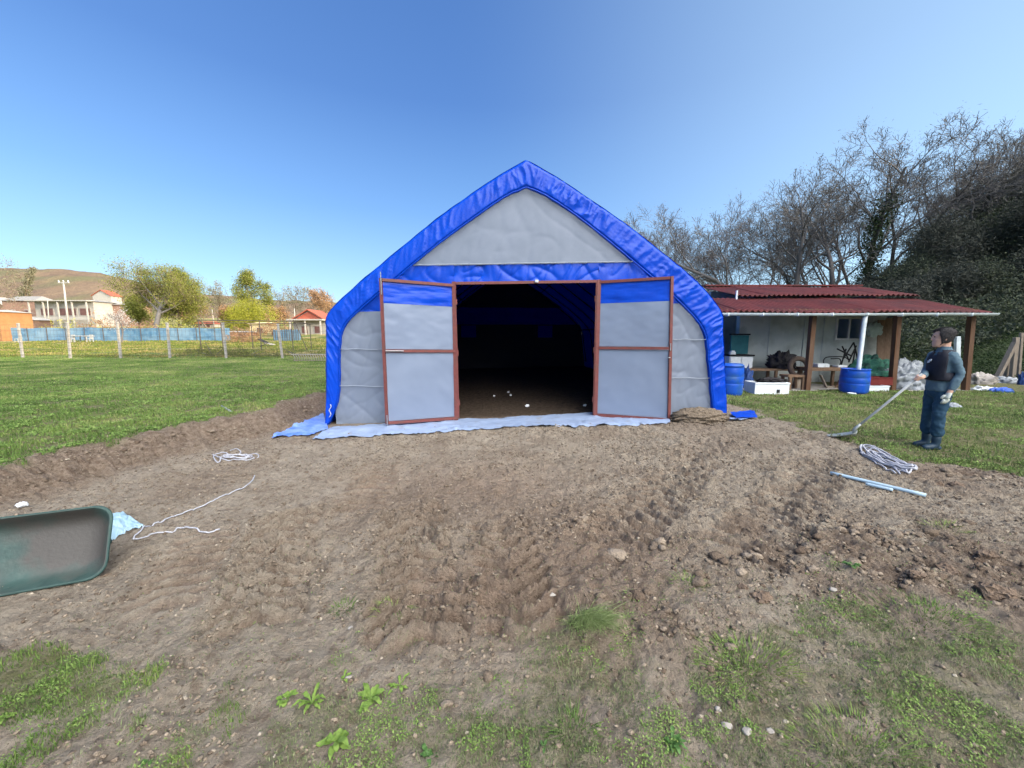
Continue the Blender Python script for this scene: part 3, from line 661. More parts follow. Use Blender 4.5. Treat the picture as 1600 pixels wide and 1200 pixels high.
t = thing('teal_panel', 'teal green board standing on the white cupboard', 'board', (P(1156, 540, 12.75)[0], 12.75, ztop+.05))
mb = MB(); a, b = P(1141, 553, 12.75), P(1171, 524, 12.75); mb.box(((a[0]+b[0])/2, 12.78, (ztop+.05+b[2])/2), (b[0]-a[0], .04, b[2]-ztop-.05), bev=.006); mb.build('board', M['teal'], t, world=True)
mb = MB(); mb.box(((a[0]+b[0])/2, 12.78, b[2]+.03), (b[0]-a[0]+.06, .09, .05)); mb.build('top_rail', M['dark'], t, world=True)
mb = MB(); a = P(1143, 553, 12.45); mb.box((a[0]+.02, 12.45, ztop+.09), (.17, .12, .09), bev=.012); mb.box((a[0]+.03, 12.45, ztop+.15), (.09, .1, .04), bev=.012)
one(mb, 'small_box', M['white'], 'small white carton on top of the cupboard', 'box')
mb = MB(); a = P(1152, 500, 14.7); mb.box((6.75, 14.5, 2.3), (1.3, .35, .9), bev=.01); mb.box((6.75, 14.3, 2.3), (.62, .03, .8), bev=.008)
one(mb, 'dark_cabinet', mat('dark_blue_cabinet', (.02, .04, .09), None, .6), 'dark wall cabinet in the shaded recess above the teal board', 'cabinet')
def barrel(px, py_b, py_t, wpx, Y, label, lid=False):
    a = P(px, py_b, Y); b = P(px, py_t, Y); r = wpx/2/ray(px, py_b)[1]*Y; h = b[2]-a[2]
    t = thing('plastic_barrel', label, 'barrel', (a[0], Y, a[2]))
    mb = MB(); pr = [(r*.9, 0), (r*.96, .02*h), (r, .12*h), (r*1.03, .35*h), (r*1.03, .38*h), (r*1.0, .40*h), (r*1.03, .42*h), (r*1.02, .62*h), (r*1.0, .64*h), (r*1.02, .66*h), (r*.99, .9*h), (r*.95, .96*h), (r*1.0, .965*h), (r*1.0, h)]
    if lid: pr += [(r*.9, h*1.0), (r*.88, h*1.04), (r*.3, h*1.05)]
    else: pr += [(r*.93, h), (r*.9, h*.9), (r*.88, h*.35), (r*.5, h*.34)]
    mb.lathe(pr, (0, 0, 0), 28); mb.build('drum', M['barrel'], t, True)
    for s in (-1, 1): MB().box((s*r*.9, -.05, h*.93), (.05, .12, .06), bev=.01).build('handle', M['barrel'], t)
barrel(1138, 616, 570, 38, 10.3, 'blue plastic barrel with lid beside the shelter corner', True)
barrel(1333, 613, 576, 36, 10.55, 'open blue plastic barrel between the porch posts under the downpipe')
# blue sack
def lump(c, d, seed, nn=20, rough=.18, flat=True, fr=3.0):
    mb = MB()
    def fn(a, b):
        th = a*2*math.pi; ph = (b-.5)*math.pi
        v = Vector((math.cos(ph)*math.cos(th), math.cos(ph)*math.sin(th), math.sin(ph)))
        k = 1+rough*float(fbm(np.array(math.cos(th)*math.cos(ph)*fr+seed), np.array(math.sin(th)*math.cos(ph)*fr+v.z*fr*1.3), 4, seed))*1.6
        z = v.z*k
        if flat: z = max(z, -.55)
        return (c[0]+v.x*k*d[0]/2, c[1]+v.y*k*d[1]/2, c[2]+z*d[2]/2+(.27*d[2] if flat else 0))
    mb.grid(fn, nn*2, nn); return mb
M['sack'] = mat('navy_sack', (.01, .04, .16), (.02, .06, .2), .6, 8, .006, 15)
a = P(1165, 606, 11.6); one(lump((a[0], 11.6, FL), (.34, .3, .75), 3, rough=.3), 'sack', M['sack'], 'crumpled navy sack leaning beside the cupboard', 'sack', sm=True)
M['grn'] = mat('green_netting', (.015, .09, .06), (.05, .16, .11), .8, 10, .02, 14, c3=(.015, .05, .04), s3=5, t3=(.5, .6))
M['greytarp'] = mat('crumpled_grey_sheet', (.36, .38, .40), (.25, .27, .29), .6, 6, .02, 12)
M['darkpile'] = mat('dark_cloth_pile', (.012, .012, .015), (.04, .035, .035), .9, 9, .02, 14)
# foam boxes
def fbox(p1, p2, Y, dep, label, lidm=None, hole=False, name='foam_box', mm=None):
    a = P(*p1, Y); b = P(*p2, Y); zb = min(a[2], b[2]); h = abs(b[2]-a[2]); wd = b[0]-a[0]
    t = thing(name, label, 'box', ((a[0]+b[0])/2, Y+dep/2, zb))
    mb = MB(); th = .03
    mb.box((0, 0, th/2), (wd, dep, th)); 
    for s in (-1, 1): mb.box((s*(wd/2-th/2), 0, h/2+th/2), (th, dep, h-th)); mb.box((0, s*(dep/2-th/2), h/2+th/2), (wd-2*th, th, h-th))
    mb.build('tray', mm or M['foam'], t)
    mb = MB(); mb.box((0, -dep/2-.008, h*.93), (wd+.02, .015, h*.1), bev=.004); mb.box((0, -dep/2-.006, h*.08), (wd+.01, .012, h*.1), bev=.004); mb.build('rim', mm or M['foam'], t)
    if hole:
        mb = MB(); mb.box((wd*.18, -dep/2-.012, h*.3), (.08, .012, .09)); mb.build('hand_hole', M['dark'], t)
    return t
fbox((1179, 617), (1234, 598), 10.35, .5, 'white foam crate with a dark square hole in front of the bench', hole=True)
fbox((1352, 615), (1390, 603), 10.75, .35, 'flat white foam tray below the red crate')
M['redcrate'] = mat('dark_red_crate', (.12, .015, .015), (.16, .025, .02), .6, 6)
fbox((1353, 602), (1396, 590), 11.0, .4, 'dark red plastic crate on a foam tray beside the porch post', name='plastic_crate', mm=M['redcrate'])
mb = lump((P(1205, 598, 10.6)[0], 10.6, .36), (.75, .4, .16), 8, rough=.3); one(mb, 'dark_cloth', M['darkpile'], 'dark cloth bundled on top of the foam crate', 'cloth', sm=True)
# benches
def bench(pxa, pxb, pyt, Y, dep, label, name='bench', m=None, th=.06, legs=((.1), (.9))):
    a = P(pxa, pyt, Y); b = P(pxb, pyt, Y); t = thing(name, label, 'bench' if 'bench' in name else 'table', ((a[0]+b[0])/2, Y+dep/2, FL))
    m = m or M['planks']; z = a[2]
    mb = MB()
    for q in range(3): mb.box(((a[0]+b[0])/2, Y+dep*(q+.5)/3, z), (b[0]-a[0], dep/3-.012, th), bev=.006)
    mb.build('table_top', m, t, world=True)
    for f in legs:
        for q in (.12, .88):
            mb = MB(); mb.beam((a[0]+(b[0]-a[0])*f, Y+dep*q, FL), (a[0]+(b[0]-a[0])*f, Y+dep*q, z-th/2), .07); mb.build('leg', m, t, world=True)
    return z
zb1 = bench(1172, 1258, 578, 11.9, .5, 'low plank bench in front of the white wall holding dark clutter', legs=(.05, .5, .95))
zb2 = bench(1262, 1325, 577, 11.5, .5, 'wooden work table beside the open blue barrel', 'work_table', legs=(.06, .94), th=.1)
zb3 = bench(1232, 1262, 588, 11.1, .4, 'small plank stool table behind the first porch post', 'side_table', legs=(.15, .85))
mb = lump((P(1225, 575, 12.0)[0], 12.15, zb1+.03), (.75, .5, .62), 12, rough=.35); one(mb, 'black_bag', M['darkpile'], 'bulging black bag on the low plank bench', 'bag', sm=True)
# tyre on bench
t = thing('old_tyre', 'brown dusty tyre leaning by the first porch post', 'tyre', (P(1245, 592, 11.6)[0], 11.6, FL))
mb = MB(); rr = .27; cz = P(1245, 574, 11.6)[2]-FL
mb.tube([(rr*math.cos(a), .06*math.sin(a)-.05, cz+rr*math.sin(a)) for a in np.linspace(0, 2*math.pi, 28)[:-1]], .075, 9, closed=True); mb.build('tread', mat('dusty_tyre', (.07, .05, .04), (.11, .08, .06), .9, 8), t, True)
mb = MB(); mb.beam((0, -.05, FL-.07), (0, -.05, cz-rr-.03), .12); mb.build('block', M['oldwood'], t)
mb = MB(); a = P(1282, 571, 11.7); mb.box((a[0], 11.7, zb2+.1), (.36, .26, .1), bev=.015); mb.box((a[0], 11.7, zb2+.15), (.3, .2, .02)); one(mb, 'basin', M['white'], 'white plastic basin on the work table nearest the porch post', 'basin')
mb = MB(); a = P(1312, 573, 11.7); mb.box((a[0], 11.7, zb2+.08), (.28, .22, .06), bev=.015); one(mb, 'plastic_tray', M['white'], 'shallow white tray on the work table next to the barrel', 'tray')
# hose loop and tools
t = thing('hose_coil', 'black hose looped over the work table under the window', 'hose', (P(1305, 570, 11.9)[0], 11.9, zb2+.05))
mb = MB(); pts = []
for i in range(70):
    a_ = i/69*2.6*math.pi; rr = .36-.0022*i; pts.append((rr*math.cos(a_)*1.2, .05*math.sin(a_*1.3)+.002*i, .14+rr*.55*math.sin(a_)+.02*math.sin(a_*3)))
mb.tube([(p[0], p[1], max(p[2], .02)) for p in pts], .016, 6); mb.build('hose', M['rubber'], t, True)
t = thing('chair_frame', 'bare dark chair frame upturned below the window', 'chair frame', (P(1325, 573, 12.3)[0], 12.3, FL))
mb = MB()
for (p, q) in (((1318, 560), (1334, 535)), ((1326, 566), (1338, 540)), ((1334, 535), (1340, 560)), ((1308, 545), (1330, 556)), ((1312, 578), (1322, 545)), ((1330, 580), (1336, 548)), ((1316, 541), (1326, 562))):
    mb.tube([P(*p, 12.3), P(*q, 12.35)], .022, 6)
mb.build('frame', M['rubber'], t, world=True)
for q in (1316, 1334): MB().tube([P(q, 579, 12.3), P(q, 594, 12.3)], .02, 6).build('leg', M['rubber'], t, world=True)
# sawhorse clutter under the table
for i, (p, q, Y, lab) in enumerate((((1282, 586), (1294, 611), 11.6, 'pale plank slanting down under the work table'), ((1300, 611), (1316, 590), 11.65, 'dark plank leaning under the work table'), ((1277, 606), (1330, 601), 11.7, 'grey board lying under the work table'))):
    mb = MB(); mb.beam(P(*p, Y), P(*q, Y), .09, .03); one(mb, 'plank', M['oldwood'] if i != 1 else M['planks'], lab, 'plank')
# leaning planks near the second post
for i, (pt_, pb, wd, lab) in enumerate((((1379, 500), (1377, 590), .28, 'broad dark board leaning left of the second porch post'), ((1390, 497), (1386, 588), .2, 'brown board leaning beside the second porch post'), ((1374, 510), (1396, 582), .1, 'narrow plank crossing the leaning boards'))):
    a = P(*pt_, 12.6); b = P(*pb, 12.2); mb = MB(); mb.beam((b[0], 12.2, FL), a, .04 if i == 2 else .035, wd); 
    mb = MB(); V = Vector((wd/2, 0, 0)); a = Vector(a); b = Vector((b[0], 12.2, FL)); th = Vector((0, .03, 0))
    mb.add([a-V, a+V, b+V, b-V, a-V+th, a+V+th, b+V+th, b-V+th], [(0, 3, 2, 1), (4, 5, 6, 7), (0, 1, 5, 4), (1, 2, 6, 5), (2, 3, 7, 6), (3, 0, 4, 7)])
    one(mb, 'leaning_board', M['planks'], lab, 'board')
M['palebag'] = mat('pale_green_bag', (.3, .38, .34), (.42, .47, .44), .6, 9, .01, 20)
a = P(1365, 515, 12.4); mb = lump((a[0], 12.4, a[2]), (.5, .12, .42), 17, rough=.25, flat=False)
mb.tube([(a[0], 12.4, a[2]+.15), (a[0], 12.5, 2.62)], .008, 5); one(mb, 'hanging_bag', M['palebag'], 'pale green plastic bag hanging beside the window', 'bag', sm=True)
a = P(1375, 596, 11.6); mb = lump((a[0]-.15, 11.75, .0), (1.45, .7, 1.3), 23, 60, .15, fr=2.2); one(mb, 'netting_pile', M['grn'], 'heap of dark green netting behind the second porch post', 'netting', sm=True)
a = P(1412, 610, 11.5); mb = lump((a[0], 11.45, .0), (1.25, .7, 1.15), 29, 60, .16, fr=3); one(mb, 'grey_sheet', M['greytarp'], 'crumpled grey sheet heaped behind the man', 'sheet', sm=True)
mb = MB(); mb.lathe([(.075, 0), (.08, .02), (.09, .12), (.095, .12), (.095, .14), (.08, .14), (.075, .03), (.02, .03)], G(1330, 622), 20); one(mb, 'small_tub', M['white'], 'small white tub on the grass before the blue barrel', 'tub', sm=True)
mb = MB(); a = P(1496, 540, 13.2); mb.beam((P(1496, 590, 13.2)[0], 13.2, .0), P(1496, 526, 13.2), .14, .09); one(mb, 'white_post', M['gutter'], 'short white post standing behind the man near the third porch post', 'post')
# timber brace at the far right
t = thing('timber_prop', 'weathered leaning timber prop and upright at the far right edge', 'timber prop', (*G(1580, 590)[:2], 0))
for (p, q, Y) in (((1582, 590), (1588, 527), 13.3), ((1555, 585), (1586, 535), 13.1), ((1573, 590), (1578, 548), 13.5)):
    mb = MB(); b_ = P(*p, Y); mb.beam((b_[0], Y, -.05), P(*q, Y), .13, .1); mb.build('timber', M['oldwood'], t, world=True)
mb = MB(); b_ = P(1594, 575, 13.6); mb.beam((b_[0], 13.6, -.05), P(1596, 520, 13.6), .08, .08); one(mb, 'fence_stake', M['oldwood'], 'thin wooden stake at the right edge behind the timber prop', 'stake')
# debris right of the shed
def deb(px, py, wpx, hpx, m, name, lab, cat, seed, z=0):
    g = G(px, py, z); s = g[1]/595; mb = lump((g[0], g[1], z), (wpx*s, wpx*s*.6, hpx*s*1.6), seed, 16, .35, fr=4); one(mb, name, m, lab, cat, sm=True)
deb(1537, 612, 34, 6, M['white'], 'plastic_sheet', 'white plastic sheet lying on the grass right of the third post', 'plastic sheet', 31)
deb(1562, 616, 32, 8, M['barrel'], 'blue_sheet', 'blue plastic sheet lying on the grass right of the third post', 'plastic sheet', 32)
deb(1530, 603, 36, 16, mat('pale_rubble', (.35, .31, .28), (.48, .44, .4), .9, 9, .02, 12), 'rubble_heap', 'small heap of pale rubble right of the third porch post', 'rubble', 33)
deb(1572, 601, 34, 9, M['greytarp'], 'grey_bag', 'flat grey and white bag near the timber prop', 'bag', 34)
deb(1596, 604, 12, 16, M['sack'], 'navy_bundle', 'navy bundle at the right edge of the yard', 'bundle', 35)
deb(1490, 598, 22, 20, M['white'], 'white_bucket', 'white tub half hidden behind the man', 'tub', 36)
deb(1488, 640, 22, 8, M['greytarp'], 'paper_wad', 'crumpled pale paper on the grass right of the man', 'paper', 37)
deb(1556, 598, 30, 10, M['darkpile'], 'dark_rubbish', 'low dark rubbish pile left of the timber prop', 'rubbish', 38)
# straw and soil heap at the shelter corner, blue scraps
def heap_thing():
    g = G(1092, 664); z0 = hat(g[0], g[1]); t = thing('straw_heap', 'heap of muddy straw beside the right shelter corner', 'straw heap', (g[0], g[1], z0-.03))
    lump((0, 0, -.02), (1.0, .55, .36), 44, 60, .10, fr=3.2).build('soil', M['heap'], t, True)
    rnd = np.random.default_rng(5); mb = MB()
    for i in range(60):
        a = rnd.uniform(0, 6.28); r_ = rnd.uniform(0, 1)**.6; x = .52*r_*math.cos(a); y = .3*r_*math.sin(a); z = .25*(1-r_*r_)+.02
        b = rnd.uniform(0, 6.28); l = rnd.uniform(.03, .10); q = Vector((math.cos(b)*l, math.sin(b)*l*.7, rnd.normal(0, .02)))
        mb.tube([(x, y, z), Vector((x, y, z+.015))+q*.5, Vector((x, y, z-.01))+q], .003, 3, False)
    mb.build('straw', M['straw'], t)
M['heap'] = mat('muddy_straw', (.13, .098, .068), (.23, .18, .13), .95, 22, .05, 30)
M['straw'] = mat('straw', (.2, .17, .12), (.12, .10, .06), .9, 8)
heap_thing()
ground_scr = []
for (p, lab, m_, s) in ((((1140, 655), (1178, 650), (1182, 662), (1150, 664)), 'blue tarpaulin scrap lying past the straw heap', M['blue'], 3), (((1137, 662), (1170, 660), (1168, 665), (1145, 667)), 'pale strip of sheet under the blue scrap', M['skirt'], 4)):
    g = G(1160, 658); t = thing('tarp_scrap', lab, 'tarpaulin scrap', (g[0], g[1], .06))
    ground_sheet('sheet', [p[0], p[1]], [p[3], p[2]], m_, 24, 8, .015, .05 if s == 3 else .03, s, t)
# straws of white paper inside
for i, (px, py, s, lab) in enumerate(((772, 619, .03, 'leftmost white paper scrap on the shelter floor'), (794, 614, .028, 'small white paper scrap farthest inside the shelter'), (798, 618, .03, 'white paper scrap just right of the farthest one'), (824, 636, .042, 'largest white paper scrap in the middle of the doorway'), (913, 637, .035, 'white paper scrap by the right door post inside'))):
    g = G(px, py); one(lump((g[0], g[1], hat(g[0], g[1])), (s*2, s*1.4, s*1.6), 60+i, 8, .5), 'paper_scrap', M['scrap'], lab, 'paper scrap', 'scraps of white paper on the shelter floor')
# ------------------------------------------------------------------ things lying on the soil
def drape(pts, lift=.008, n=120, jit=.0, seed=0):
    """pixel polyline -> world points on the soil, smoothed"""
    w_ = []; m = len(pts)-1; gp = [np.array(G(*p)[:2]) for p in pts]
    for k in range(n):
        t = k/(n-1)*m; i = min(int(t), m-1); f = t-i; p = [gp[max(0, min(m, i+j))] for j in (-1, 0, 1, 2)]
        q = .5*((2*p[1])+(-p[0]+p[2])*f+(2*p[0]-5*p[1]+4*p[2]-p[3])*f*f+(-p[0]+3*p[1]-3*p[2]+p[3])*f**3)
        w_.append(q)
    w_ = np.array(w_); z = hats(w_[:, 0], w_[:, 1])
    zz = np.array([z[max(0, i-2):i+3].max() for i in range(n)])
    return [(float(a[0]), float(a[1]), float(b)+lift) for a, b in zip(w_, zz)]
mb = MB(); mb.tube(drape([(398, 744), (390, 758), (362, 773), (330, 787), (290, 802), (250, 818), (232, 826), (222, 836), (208, 846)], .006), .0065, 6)
mb.tube(drape([(208, 846), (235, 839), (262, 833), (283, 829), (305, 831), (322, 834), (344, 830)], .006), .0065, 6)
one(mb, 'rope_line', M['rope'], 'thin white rope stretched in a bent line across the soil by the wheelbarrow', 'rope', sm=True)
def coil(pxc, pyc, rx, ry, turns, label, seed, rad=.008, wob=.3, z0=0.0, stretch=0, rot=0, extra=None):
    g = G(pxc, pyc); b = hat(g[0], g[1]); t = thing('rope_coil', label, 'rope', (g[0], g[1], b)); rnd = np.random.default_rng(seed)
    mb = MB(); pts = []; N = int(turns*26)
    for i in range(N):
        a = i/26*2*math.pi; q = i/N
        k = .72+.5*float(noise(np.array(q*turns*.8), np.array(3.3+seed), seed))+.35*float(noise(np.array(i*.13), np.array(1.3), seed+2))*wob
        x = rx*k*math.cos(a)+.25*rx*float(noise(np.array(i*.05), np.array(9.1), seed+4)); y = ry*k*math.sin(a)+.2*ry*float(noise(np.array(i*.06), np.array(5.1), seed+5))
        X_ = x*math.cos(rot)-y*math.sin(rot); Y_ = x*math.sin(rot)+y*math.cos(rot)
        pts.append((X_, Y_, hat(g[0]+X_, g[1]+Y_)-b+rad*1.2+rad*2.0*(i % 7)/7*(turns > 7)+.05*q*(1-abs(2*q-1))*min(1, turns/9)))
    mb.tube(pts, rad, 6)
    if extra:
        for e in extra: mb.tube([(p[0]-g[0], p[1]-g[1], p[2]-b) for p in drape(e, .01, 40)], rad, 6)
    mb.build('rope', M['rope'], t, True)
coil(372, 714, .24, .15, 6, 'loose coil of white rope near the dug bank on the left', 7, .0075, .6, extra=[[(332, 708), (345, 718), (338, 722), (334, 710), (350, 706), (362, 716)], [(360, 704), (368, 700), (376, 706), (366, 712)]])
coil(1386, 724, .50, .13, 9, 'thick bundle of pale rope in front of the man', 9, .010, .9, rot=R(-107), extra=[[(1395, 730), (1412, 728), (1424, 738), (1418, 748), (1404, 742)], [(1345, 706), (1370, 716), (1395, 736), (1405, 748)], [(1350, 704), (1378, 712), (1405, 730), (1416, 746)], [(1344, 712), (1362, 722), (1384, 738), (1398, 747)]])
def pipe(a, b, r, label):
    A = G(*a); B = G(*b); n_ = 8; za = max(hat(A[0]+(B[0]-A[0])*q/8, A[1]+(B[1]-A[1])*q/8) for q in range(9))
    z = (hat(A[0], A[1])+hat(B[0], B[1]))/2; z = max(z, za+.002)
    mb = MB(); mb.tube([(A[0]+(B[0]-A[0])*i/n_, A[1]+(B[1]-A[1])*i/n_, z+r) for i in range(n_+1)], r, 14)
    one(mb, 'plastic_pipe', M['pipe'], label, 'pipe', sm=True)
pipe((1297, 744), (1446, 780), .019, 'long pale blue pipe lying on the soil below the rope bundle')
pipe((1352, 763), (1394, 773), .016, 'short pale blue pipe lying beside the long one')
mb = MB(); a = G(365, 663); z = hat(a[0], a[1]); b = P(346, 634, a[1]+.55); mb.tube([(a[0], a[1], z-.02), (a[0]*.5+b[0]*.5, a[1]*.5+b[1]*.5, (z+b[2])/2), (b[0], b[1], max(b[2], hat(b[0], b[1])+.03))], [.03, .018, .012], 8)
one(mb, 'metal_stake', M['steel'], 'grey metal stake lying on the edge of the dug bank', 'stake', sm=True)
# wheelbarrow tipped on its side, tray towards us
def wheelbarrow():
    A = Vector(P(0, 937, 2.26)); A.z = hat(A.x, A.y)+.01
    Bq = Vector(P(140, 903, 2.44)); Bq.z = hat(Bq.x, Bq.y)+.01
    C1 = Vector(P(150, 792, 2.62)); C0 = Vector(P(0, 803, 2.50))
    ex = (Bq-A); L0 = ex.length; ex.normalize(); ey = (C1-Bq); ey = ey-ex*ey.dot(ex); Hh = ey.length; ey.normalize(); en = ex.cross(ey)
    if en.y < 0: en = -en                                       # en points away from camera: into the tray
    t = thing('wheelbarrow', 'green rusty wheelbarrow tipped on its side at the left edge', 'wheelbarrow', A)
    nose = Vector(P(163, 856, 2.5)); Lx = (nose-A).dot(ex); W = 1.15
    def O(a, b, d): return A+ex*(Lx-W+a)+ey*b+en*d
    def rr(inset, dep, rad, n=10):
        p = []; x0, x1, y0, y1 = inset*1.6, W-inset, inset*.8, Hh-inset*.8
        for (cx, cy, a0) in ((x1-rad, y0+rad, -90), (x1-rad, y1-rad, 0), (x0+rad, y1-rad, 90), (x0+rad, y0+rad, 180)):
            for k in range(n+1):
                a = R(a0+90*k/n); p.append(O(cx+rad*math.cos(a), cy+rad*math.sin(a), dep))
        return p
    rings = [rr(-.004, .0, .10), rr(.004, -.012, .10), rr(.012, .0, .098), rr(.03, .035, .095), rr(.055, .075, .09), rr(.08, .10, .085), rr(.11, .115, .08), rr(.15, .12, .06), rr(.19, .122, .045)]
    mb = MB(); n = len(rings[0]); V = [v for r_ in rings for v in r_]; Fq = []
    for j in range(len(rings)-1):
        for i in range(n): Fq.append((j*n+i, j*n+(i+1) % n, (j+1)*n+(i+1) % n, (j+1)*n+i))
    Fq.append(tuple((len(rings)-1)*n+i for i in range(n))); mb.add(V, Fq)
    tr = mb.build('tray', M['barrow'], t, True, True)
    sm_ = tr.modifiers.new('thick', 'SOLIDIFY'); sm_.thickness = .004; sm_.offset = 0
    mb = MB(); mb.tube(rr(0, -.004, .10), .009, 8, closed=True); mb.build('rolled_rim', M['barrowrim'], tr, True, False)
    tr.children[0].data.transform(Matrix.Translation(-A))
    wc = O(W-.34, Hh*.42, .36)
    mb = MB(); ring = [wc+(ex*math.cos(a)+en*math.sin(a))*.16 for a in np.linspace(0, 2*math.pi, 33)[:-1]]; mb.tube(ring, .042, 10, closed=True); wh = mb.build('wheel', M['rubber'], t, True, True)
    mb = MB(); mb.tube([wc-ey*.05, wc+ey*.05], .1, 16); mb.build('rim', M['barrowrim'], wh, world=False); wh.children[0].data.transform(Matrix.Translation(-A))
    for s in (.2, .8):
        mb = MB(); mb.tube([O(W-.12, Hh*.5, .34), O(W-.25, Hh*(.4+.2*s), .2), O(.2, Hh*s, .16), O(-.45, Hh*s, .14)], .017, 8); mb.build('handle', M['barrowrim'], t, True, True)
        mb = MB(); mb.tube([O(.38, Hh*s, .15), O(.30, Hh*s, .45), O(.2, Hh*s, .15)], .014, 8); mb.build('leg', M['barrowrim'], t, True, True)
wheelbarrow()
# pale blue plastic sheet behind it
def sheet_blob():
    P0 = np.array([G(*p)[:2] for p in ((158, 812), (196, 807), (204, 814), (224, 821))]); P1 = np.array([G(*p)[:2] for p in ((160, 856), (178, 846), (200, 836), (224, 825))])
    n, m_ = 60, 26; q = np.linspace(0, 3, n); tp = np.stack([np.interp(q, range(4), P0[:, 0]), np.interp(q, range(4), P0[:, 1])], 1); bt = np.stack([np.interp(q, range(4), P1[:, 0]), np.interp(q, range(4), P1[:, 1])], 1)
    T = np.linspace(0, 1, m_)[None, :, None]; Q = tp[:, None]*(1-T)+bt[:, None]*T; x, y = Q[..., 0], Q[..., 1]
    hz = .085*np.sin(np.pi*T[..., 0])**.6*(1-np.linspace(0, 1, n)[:, None]**1.5)+.012*(1-2*np.abs(noise(x*9+y*6, y*19, 3)))*np.sin(np.pi*T[..., 0])+.01
    z = hlow(x, y)+np.maximum(hfine(x, y)[0], -.02)+hz
    c = (float(x.mean()), float(y.mean()), float(z.min()))
    k = (np.arange(m_-1)[None, :]+np.arange(n-1)[:, None]*m_).ravel()
    o = link_mesh('plastic_bag', np_mesh('plastic_bag', np.stack([x-c[0], y-c[1], z-c[2]], -1).reshape(-1, 3), np.stack([k, k+1, k+m_+1, k+m_], 1)), mat('pale_blue_film', (.27, .42, .52), (.36, .5, .58), .35, 9, .004, 30, spec=.5), None, True)
    o.location = c; setp(o, 'folded pale blue plastic sheet lying behind the wheelbarrow', 'plastic sheet')
sheet_blob()
g = G(36, 797); one(lump((g[0], g[1], hat(g[0], g[1])+.01), (.09, .06, .05), 71, 12, .3), 'plastic_scrap', M['scrap'], 'small blue-white plastic scrap behind the wheelbarrow rim', 'plastic scrap', sm=True)
# notable stones and a bottle-green weed or two
def rockm(loc, s, seed, rough=.35, sq=(1, .8, .6), lumpy=.07):
    mb = MB(); b = bmesh.new(); bmesh.ops.create_icosphere(b, subdivisions=3, radius=1)
    rnd = np.random.default_rng(seed); pl = [Vector(rnd.normal(size=3)).normalized() for _ in range(9)]
    for v in b.verts:
        c = v.co.normalized(); k = min([1]+[(.55+.13*(i % 3))/max(c.dot(p), .01) for i, p in enumerate(pl)]); k *= 1+lumpy*float(fbm(np.array(c.x*3+seed), np.array(c.y*3+c.z*2.6), 4, seed)); v.co = c*k
    b.verts.ensure_lookup_table(); mb.add([(loc[0]+v.co.x*s*sq[0], loc[1]+v.co.y*s*sq[1], loc[2]+v.co.z*s*sq[2]) for v in b.verts], [[v.index for v in f.verts] for f in b.faces]); b.free(); return mb
for i, (px, py, s, lab) in enumerate(((862, 941, .038, 'pale angular stone at the foot of the middle clod heap'), (1122, 1112, .026, 'pale stone topmost of the cluster in the bottom right grass'), (1136, 1131, .036, 'largest pale stone of the cluster in the bottom right grass'),
        (1168, 1146, .034, 'flat pale stone lowest of the cluster in the bottom right grass'), (1204, 1139, .026, 'rightmost pale stone of the cluster in the bottom right grass'), (1110, 1098, .018, 'smallest pale stone left of the stone cluster'), (550, 985, .045, 'flat crusted stone beside the tuft left of the middle tracks'),
        (545, 1062, .028, 'grey stone in the bare soil above the lettuce-like weeds'), (571, 1106, .022, 'small grey stone left of the broad-leaved weeds'), (1300, 930, .04, 'grey stone at the edge of the right clod field'))):
    g = G(px, py); s *= .65; one(rockm((g[0], g[1], hat(g[0], g[1])+s*.1), s, 100+i, sq=(1, .8, .55)), 'stone', M['rock'], lab, 'stone')
for i, (px, py, s, lab, mm) in enumerate(((1190, 942, .085, 'large brown clod at the edge of the bottom right grass', 'clod'), (1160, 928, .045, 'smaller brown clod just left of the large clod', 'clod'), (1560, 935, .12, 'biggest dark clod at the right edge of the clod field', 'clod'), (1480, 900, .085, 'dark clod in the middle of the right clod field', 'clod'), (1430, 915, .06, 'round clod below the middle of the right clod field', 'clod'),
        (1540, 880, .08, 'dark clod behind the biggest clod on the right', 'clod'), (1495, 762, .08, 'dark clod right of the pale blue pipes', 'clod'), (1468, 760, .06, 'small dark clod next to the pipe end', 'clod'))):
    M.setdefault('clod', mat('dark_clod', (.14, .095, .065), (.22, .16, .115), .95, 20, .03, 60))
    g = G(px, py); one(rockm((g[0], g[1], hat(g[0], g[1])+s*.2), s*.85, 200+i, sq=(1.05, .85, .7), lumpy=.25), 'soil_clod', M[mm], lab, 'clod')
